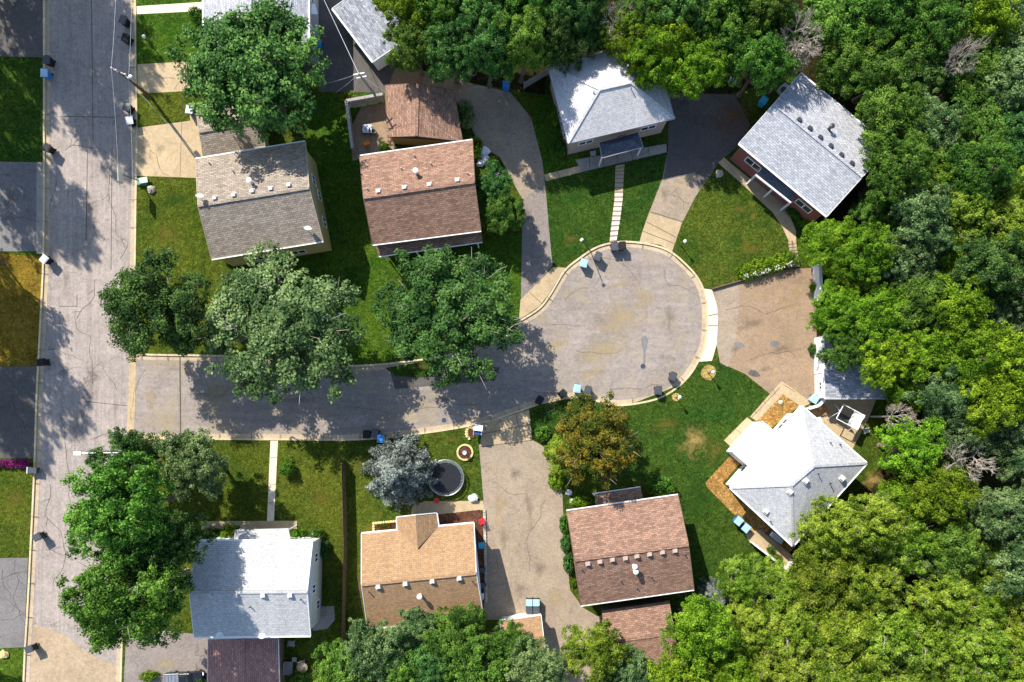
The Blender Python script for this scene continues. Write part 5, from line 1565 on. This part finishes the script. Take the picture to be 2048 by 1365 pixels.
def rock(px, py, r_, h, lab, m='stone', seed=1):
    rs = np.random.default_rng(seed)
    mb = MB(); n = 12; prof = [(0.95, 0), (1.0, 0.3), (0.85, 0.65), (0.5, 0.95), (0.1, 1.0)]
    c = W(px, py)
    vs = []; fs = []
    for k, (r0, z) in enumerate(prof):
        for i in range(n):
            a = 2 * math.pi * i / n; f = r_ * S * r0 * (1 + 0.16 * rs.normal())
            vs.append((c.x + math.cos(a) * f, c.y + math.sin(a) * f, z * h * (1 + 0.06 * rs.normal())))
    for k in range(len(prof) - 1):
        for i in range(n): fs.append((k * n + i, k * n + (i + 1) % n, (k + 1) * n + (i + 1) % n, (k + 1) * n + i))
    fs.append(tuple(range((len(prof) - 1) * n, len(prof) * n)))
    o = obj('boulder', MB().add(vs, fs), M[m], loc=(c.x, c.y, 0), smooth=False)
    tag(o, lab, 'boulder')
rock(303, 380, 8, 0.45, 'pale boulder on the lawn below the basketball hoop', seed=3)
rock(946, 996, 9, 0.6, 'white boulder beside the patio above the orange-roofed house', 'w_white', 4)
rock(1438, 349, 8, 0.5, 'grey boulder on the lawn at the bend of the front walk', seed=5)
rock(1561, 806, 5, 0.3, 'small stone in the orange mulch bed of the slanted white house', seed=6)
rock(630, 1065, 6, 0.8, 'pale stone among the shrubs right of the white porch roof', 'w_white', 7)
rock(10, 1308, 9, 0.4, 'round tan stone ring at the lower left edge', 'stone_y', 8)
rock(995, 352, 9, 0.4, 'pale rock at the upper right corner of the brown-roofed house', 'w_white', 9)
for i, (x, y, r_) in enumerate(((966, 305, 12), (972, 322, 9), (960, 328, 7))):
    rock(x, y, r_, 0.5, 'bright white rock beside the driveway, %s of the three by the brown-roofed house' % ('largest', 'middle', 'smallest')[i], 'w_white', 20 + i)
for i, (x, y, r_) in enumerate(((1138, 985, 6), (1145, 1003, 5))):
    rock(x, y, r_, 0.3, 'white stone left of the porch roof of the house with eight ridge vents, %s' % ('upper', 'lower')[i], 'w_white', 30 + i)

# ------------------------------------------------------------------ mailbox group by the apron, trampoline, planter
t = thing('mailbox_stand', 'white-topped dark blue mailbox stand casting a big shadow beside the concrete apron', 'mailbox', W(956, 864))
c = W(957, 862)
obj('box', MB().box(W(957, 862, 1.15), (0.75, 0.85, 0.9), R(-8)), M['dblue'], t)
obj('top', MB().box(W(956, 856, 1.72), (1.0, 0.7, 0.1), R(-8), rx=R(-18)), M['white'], t)
obj('side_panel', MB().box(c + Vector((0.42, 0, 1.15)), (0.05, 0.95, 0.95), R(-8)), M['lgrey'], t)
obj('side_panel', MB().box(c + Vector((-0.44, 0, 1.15)), (0.05, 0.95, 0.95), R(-8)), M['lgrey'], t)
obj('post', MB().box(W(957, 862, 0.35), (0.3, 0.3, 0.7), R(-8)), M['wood_g'], t)
t = thing('stone_planter', 'small stone and plant bed left of the blue mailbox stand', 'planter', W(938, 866))
mb = MB(); rs = np.random.default_rng(3)
for i in range(8):
    a = 2.0 + i * 0.45; p = W(941 + 8 * math.cos(a), 866 + 12 * math.sin(a), 0.1); mb.box(p, (0.34, 0.26, 0.22), a)
obj('stone_ring', mb, M['stone_y'], t); obj('soil', MB().box(W(942, 866, 0.05), (0.8, 1.1, 0.1)), M['mulch_r'], t)

t = thing('round_planter', 'round stone-ringed flower bed with a small white birdbath right of the trampoline', 'planter', W(930, 905))
cp = W(930, 905)
for i in range(22):
    a = i * 2 * math.pi / 22
    obj('stone', MB().box(cp + Vector((math.cos(a) * 0.82, math.sin(a) * 0.82, 0.09)), (0.2, 0.26, 0.18 + 0.02 * (i % 3)), a), M['stone_y'], t)
obj('soil', MB().lathe([(0.74, 0), (0.74, 0.08), (0.3, 0.12)], 24, cp), M['mulch_r'], t)
t = thing('birdbath', 'small white birdbath standing in the round stone-ringed bed', 'birdbath', cp)
obj('stem', MB().lathe([(0.14, 0.1), (0.05, 0.2), (0.05, 0.85)], 12, cp), M['white'], t)
obj('bowl', MB().lathe([(0.06, 0.84), (0.2, 0.9), (0.24, 0.98), (0.2, 0.97), (0.05, 0.92)], 16, cp), M['lgrey'], t)

ct = W(893, 955)
t = thing('trampoline', 'large round black trampoline with a white rim beside the blue-grey spruce', 'trampoline', ct)
Rt = 1.95; zt = 0.85
rm = MB(); n = 48
for r0, z0, r1, z1 in ((Rt - 0.06, zt, Rt, zt + 0.04), (Rt, zt + 0.04, Rt + 0.06, zt), (Rt + 0.06, zt, Rt, zt - 0.05), (Rt, zt - 0.05, Rt - 0.06, zt)):
    vs = []
    for i in range(n):
        a = 2 * math.pi * i / n
        vs += [(ct.x + r0 * math.cos(a), ct.y + r0 * math.sin(a), z0), (ct.x + r1 * math.cos(a), ct.y + r1 * math.sin(a), z1)]
    rm.add(vs, [(2 * i, 2 * ((i + 1) % n), 2 * ((i + 1) % n) + 1, 2 * i + 1) for i in range(n)])
obj('rim', rm, M['metal'], t)
obj('mat', MB().lathe([(Rt - 0.28, zt - 0.02), (Rt - 0.28, zt)], 48, ct), plain('trampoline_mat', (0.012, 0.013, 0.017), 0.5, 0.3, 0.2), t)
sp = MB()
for i in range(72):
    a = 2 * math.pi * i / 72; d = Vector((math.cos(a), math.sin(a), 0))
    sp.tube(ct + d * (Rt - 0.29) + Vector((0, 0, zt)), ct + d * (Rt - 0.05) + Vector((0, 0, zt)), 0.018, 0.018, 4)
obj('springs', sp, M['lgrey'], t)
for i in range(6):
    a = i * math.pi / 3 + 0.2; d = Vector((math.cos(a), math.sin(a), 0))
    obj('leg', MB().tube(ct + d * Rt + Vector((0, 0, zt)), ct + d * (Rt - 0.1), 0.03), M['metal'], t)

# ------------------------------------------------------------------ outdoor furniture
def table(px, py, w, d, h, m, label, rz=0.0, name='garden_table', round_=False):
    c = W(px, py)
    t = thing(name, label, 'table', c)
    tp_ = MB().lathe([(w / 2, h - 0.05), (w / 2, h)], 24, c) if round_ else MB().box(c + Vector((0, 0, h - 0.025)), (w, d, 0.05), rz)
    obj('table_top', tp_, M[m], t)
    for a, b in ((-1, -1), (1, -1), (1, 1), (-1, 1)):
        q = Matrix.Rotation(rz, 4, 'Z') @ Vector((a * w * 0.32, b * d * 0.32, 0))
        obj('leg', MB().tube(c + q, c + q + Vector((0, 0, h - 0.05)), 0.025), M['dmetal'], t)
chair_n = [0]
def make_chair():
    t = thing('garden_chair', 'x', 'chair')
    s = MB(); s.box((0, 0, 0.42), (0.5, 0.5, 0.05)); obj('seat', s, M['white'], t)
    b = MB()
    for k in range(5): b.box((-0.2 + k * 0.1, -0.27, 0.72), (0.07, 0.03, 0.56), rx=R(10))
    obj('backrest', b, M['white'], t)
    for sx in (-1, 1):
        obj('armrest', MB().box((sx * 0.27, 0, 0.62), (0.06, 0.5, 0.03)), M['white'], t)
        for sy in (-1, 1): obj('leg', MB().box((sx * 0.23, sy * 0.21, 0.21), (0.05, 0.05, 0.42), taper=0.9), M['white'], t)
    return t
ch0 = make_chair()
for px, py, rz, m_, lab in [
 (728, 262, 90, 'dgrey', 'dark patio chair left of the glass table behind the board fence'),
 (747, 266, -90, 'dgrey', 'dark patio chair right of the glass table behind the board fence'),
 (735, 291, 20, 'orange', 'orange cushioned chair on the patio behind the board fence'),
 (963, 1089, 0, 'cyan', 'cyan plastic chair in the red mulch bed right of the orange roof'),
 (964, 1041, 15, 'red', 'red garden chair at the top of the red mulch bed'),
 (1185, 310, 10, 'lgrey', 'white chair under the left window of the white hip-roofed house'),
 (1552, 345 + 42, 45, 'white', 'white chair on the entrance patio of the slanted grey-roofed house'),
 (1536, 1066, 40, 'wood_b', 'dark slatted chair on the terrace of the slanted white house'),
 (586, 1285, 175, 'wood_g', 'wooden lounge chair nearest the reddish-brown garage wall'),
 (1728, 862, 200, 'lgrey', 'metal chair at the right edge of the canopy-swing patio'),
 (607, 1325, 200, 'wood_g', 'wooden chair of the seating group, upper right of the bench'),
 (1633, 840, 20, 'white', 'white chair on the tan patio left of the canopy swing'),
 (963, 1190, 0, 'white', 'white folding chair at the lower right corner of the orange-roofed house')]:
    dd = dup(ch0, W(px, py), R(rz), lab, group='garden chairs', mats={k: M[m_] for k in ('seat', 'backrest', 'armrest', 'leg')}, scale=(1.25, 1.25, 1.1) if m_ in ('wood_g',) else None)
for ch in list(ch0.children): bpy.data.objects.remove(ch)
bpy.data.objects.remove(ch0)
table(737, 263, 1.0, 0.9, 0.75, 'lgrey', 'square pale glass-topped table behind the board fence')
table(874, 1001, 0.62, 0.62, 0.5, 'red', 'small round red table below the trampoline', round_=True)
table(591, 1317, 0.5, 0.5, 0.45, 'wood_g', 'small square side table among the wooden garden seats')
table(607, 1332, 1.2, 1.2, 0.6, 'conc', 'round stone fire table at the right of the wooden garden seats', round_=True)
table(1461, 168, 0.9, 0.6, 0.7, 'lgrey', 'small grey table on the ground under the trees left of the slanted grey roof', R(-20))
t = thing('garden_bench', 'wide slatted wooden bench beside the reddish-brown garage', 'bench', W(579, 1334))
c = W(579, 1334); sb_ = MB()
for k in range(6): sb_.box(c + Vector((-0.3 + k * 0.14, 0, 0.42)), (0.11, 1.35, 0.03), R(-4))
obj('seat', sb_, M['wood_g'], t)
obj('backrest', MB().box(c + Vector((-0.42, 0, 0.68)), (0.05, 1.35, 0.5), R(-4)), M['wood_g'], t)
for sy in (-1, 1):
    obj('armrest', MB().box(c + Vector((0, sy * 0.68, 0.6)), (0.8, 0.07, 0.04), R(-4)), M['wood_g'], t)
    obj('leg', MB().box(c + Vector((0.3, sy * 0.6, 0.2)), (0.07, 0.07, 0.4)), M['wood_g'], t)
    obj('leg', MB().box(c + Vector((-0.35, sy * 0.6, 0.2)), (0.07, 0.07, 0.4)), M['wood_g'], t)

# canopy swing
t = thing('canopy_swing', 'white-framed garden swing with a slipped white canopy on the tan patio', 'garden swing', W(1683, 835))
c = W(1683, 835); rz = R(-28)
def lr(x, y, z): return c + Matrix.Rotation(rz, 4, 'Z') @ Vector((x, y, z))
fr = MB()
for p, q in (((-1.25, -.85, 2.1), (1.25, -.85, 2.1)), ((1.25, -.85, 2.1), (1.25, .85, 2.1)), ((1.25, .85, 2.1), (-1.25, .85, 2.1)), ((-1.25, .85, 2.1), (-1.25, -.85, 2.1))):
    fr.tube(lr(*p), lr(*q), 0.05, 0.05, 8)
obj('top_frame', fr, M['white'], t)
for sx in (-1, 1):
    for sy in (-1, 1): obj('leg', MB().tube(lr(sx * 1.25, 0, 2.1), lr(sx * 1.35, sy * 0.95, 0), 0.035), M['white'], t)
cv = MB(); nx, ny = 8, 7; vs = []
rs = np.random.default_rng(8)
for j in range(ny):
    for i in range(nx):
        x = 0.05 + 1.25 * i / (nx - 1); y = -0.85 + 1.75 * j / (ny - 1)
        vs.append(lr(x, y, 2.16 - 0.22 * math.sin(i / (nx - 1) * math.pi) + 0.05 * rs.normal()))
cv.add(vs, [(j * nx + i, j * nx + i + 1, (j + 1) * nx + i + 1, (j + 1) * nx + i) for j in range(ny - 1) for i in range(nx - 1)])
obj('canopy', cv, M['white'], t)
obj('seat', MB().box(lr(0, 0, 0.5), (1.9, 0.55, 0.1), rz), M['dgrey'], t)
obj('backrest', MB().box(lr(0, -.35, 0.8), (1.9, 0.08, 0.55), rz), M['dgrey'], t)
# grill and deck things by the slanted white house
t = thing('barbecue_grill', 'grey barbecue grill on the terrace against the slanted white house', 'grill', W(1553, 1076))
obj('hood', MB().box(W(1553, 1076, 0.95), (1.1, 0.6, 0.35), R(-38)), M['lgrey'], t)
obj('cabinet', MB().box(W(1553, 1076, 0.4), (0.9, 0.5, 0.75), R(-38)), M['metal'], t)
for dx in (-0.65, 0.65): obj('side_shelf', MB().box(W(1553, 1076, 0.82) + Matrix.Rotation(R(-38), 4, 'Z') @ Vector((dx, 0, 0)), (0.3, 0.5, 0.04), R(-38)), M['white'], t)
t = thing('deck', 'slatted dark wood deck steps between the slanted white house and the grey garage', 'deck', W(1637, 820))
for k in range(7):
    obj('board', MB().box(W(1626 + k * 4.4, 826 - k * 1.0 - 3, 0.22), (0.19, 1.5, 0.05), R(35)), M['wood_o'], t)
obj('joist', MB().box(W(1638, 821, 0.1), (1.6, 1.2, 0.18), R(35)), M['wood_b'], t)
t = thing('terrace', 'tan stone terrace with pale stepping edge at the lower corner of the slanted white house', 'terrace', W(1540, 1100))
obj('floor', MB().prism(wp([(1488, 1066), (1520, 1060), (1585, 1112), (1572, 1140), (1500, 1086)]), 0.0, 0.12), M['conc'], t)
# grill left of orange house side: dark barrels
for i, (x, y) in enumerate(((965, 1138), (966, 1168))):
    t = thing('rain_barrel', 'black round barrel in the side bed right of the orange roof, %s one' % ('upper', 'lower')[i], 'barrel', W(x, y), group='black barrels')
    cb = W(x, y)
    obj('body', MB().lathe([(0.28, 0), (0.34, 0.3), (0.34, 0.6), (0.28, 0.9)], 18, cb), M['black'], t)
    obj('lid', MB().lathe([(0.3, 0.9), (0.3, 0.94), (0.05, 0.97)], 18, cb), M['dgrey'], t)
t = thing('garden_edging', 'line of stone edging blocks between the red mulch bed and the tan driveway', 'edging', W(970, 1080))
for i in range(30):
    obj('stone', MB().box(W(968.5 + i * 0.16, 1022 + i * 6.2, 0.1), (0.28, 0.3, 0.2 + 0.02 * (i % 3)), 0.05 * (i % 5)), M['stone'], t)
t = thing('garden_edging', 'pale stone edging around the little bed left of the cross gable', 'edging', W(760, 1048))
for i in range(14):
    x = 747 + max(0, i - 4) * 5; y = (1066 - i * 4.5) if i < 4 else 1047 - (i - 4) * 0.5
    obj('stone', MB().box(W(x, y, 0.09), (0.26, 0.24, 0.18), 0.3 * i), M['stone_y'], t)
# frames by the side-road kerb
t = thing('wire_rack', 'thin dark metal rack on the grass beside the shaded lower kerb', 'rack', W(1100, 822))
fr = MB()
for z in (0.1, 0.8):
    q4 = [W(1090, 812, z), W(1106, 806, z), (W(1110, 820, z)), W(1094, 826, z)]
    for i in range(4): fr.tube(q4[i], q4[(i + 1) % 4], 0.02)
for x, y in ((1090, 812), (1106, 806), (1110, 820), (1094, 826)): fr.tube(W(x, y), W(x, y, 0.8), 0.02)
obj('frame', fr, M['dmetal'], t)

# ------------------------------------------------------------------ pickup truck (nose to the left)
t = thing('pickup_truck', 'black pickup truck with a grey bed cover beside the reddish-brown garage', 'pickup truck', W(376, 1357), R(3))
c = Vector((0, 0, 0)); o_ = world_loc(t)
def tp3(x, y, z): return o_ + Matrix.Rotation(R(3), 4, 'Z') @ Vector((x, y, z))
def tobj(name, mb, m, parent): 
    q = MB(); q.v = [tuple(o_ + Vector(v)) for v in mb.v]; q.f = mb.f
    return obj(name, q, m, parent)
car = plain('black_car_paint', (0.012, 0.013, 0.018), 0.2, 0.6, 0.1)
b = MB()
prof = [(-2.05, 0.45), (-2.1, 0.95), (-0.45, 1.0), (0.75, 1.02), (1.9, 0.92), (2.1, 0.75), (2.1, 0.45)]
n = len(prof)
vs = [(x, -0.92, z) for x, z in prof] + [(x, 0.92, z) for x, z in prof]
b.add(vs, [tuple(range(n)), tuple(range(2 * n - 1, n - 1, -1))] + [(i, n + i, n + (i + 1) % n, (i + 1) % n) for i in range(n)])
tobj('body', b, car, t)
cb = MB(); cp_ = [(-0.45, -0.84, 1.0), (0.95, -0.84, 1.0), (0.95, 0.84, 1.0), (-0.45, 0.84, 1.0), (-0.3, -0.7, 1.58), (0.35, -0.7, 1.58), (0.35, 0.7, 1.58), (-0.3, 0.7, 1.58)]
cb.add(cp_, [(4, 5, 6, 7), (0, 1, 5, 4), (2, 3, 7, 6), (3, 0, 4, 7), (1, 2, 6, 5)])
cab = tobj('cab', cb, car, t)
tobj('windscreen', MB().add([(0.9, -0.72, 1.06), (0.9, 0.72, 1.06), (0.42, 0.62, 1.55), (0.42, -0.62, 1.55)], [(0, 1, 2, 3)]), M['glass'], cab)
for i in range(4):
    tobj('bed_cover_panel', MB().box((-1.85 + i * 0.37, 0, 1.0), (0.33, 1.5, 0.06)), M['metal'], t)
tobj('bed_rail', MB().box((-1.28, 0.86, 1.02), (1.6, 0.07, 0.07)), M['lgrey'], t)
tobj('bed_rail', MB().box((-1.28, -0.86, 1.02), (1.6, 0.07, 0.07)), M['lgrey'], t)
for sy in (-1, 1):
    for sx in (-1.35, 1.35):
        w_ = tobj('wheel', MB().tube((sx, sy * 0.95, 0.38), (sx, sy * 0.7, 0.38), 0.38, 0.38, 20), M['rubber'], t)
        tobj('rim', MB().tube((sx, sy * 0.97, 0.38), (sx, sy * 0.9, 0.38), 0.22, 0.22, 14), M['metal'], w_)
    tobj('headlight', MB().box((2.05, sy * 0.68, 0.78), (0.12, 0.34, 0.16)), M['white'], t)
    tobj('tail_light', MB().box((-2.1, sy * 0.8, 0.8), (0.06, 0.16, 0.3)), M['red'], t)
    tobj('mirror', MB().box((0.6, sy * 1.05, 1.12), (0.12, 0.22, 0.16)), car, t)
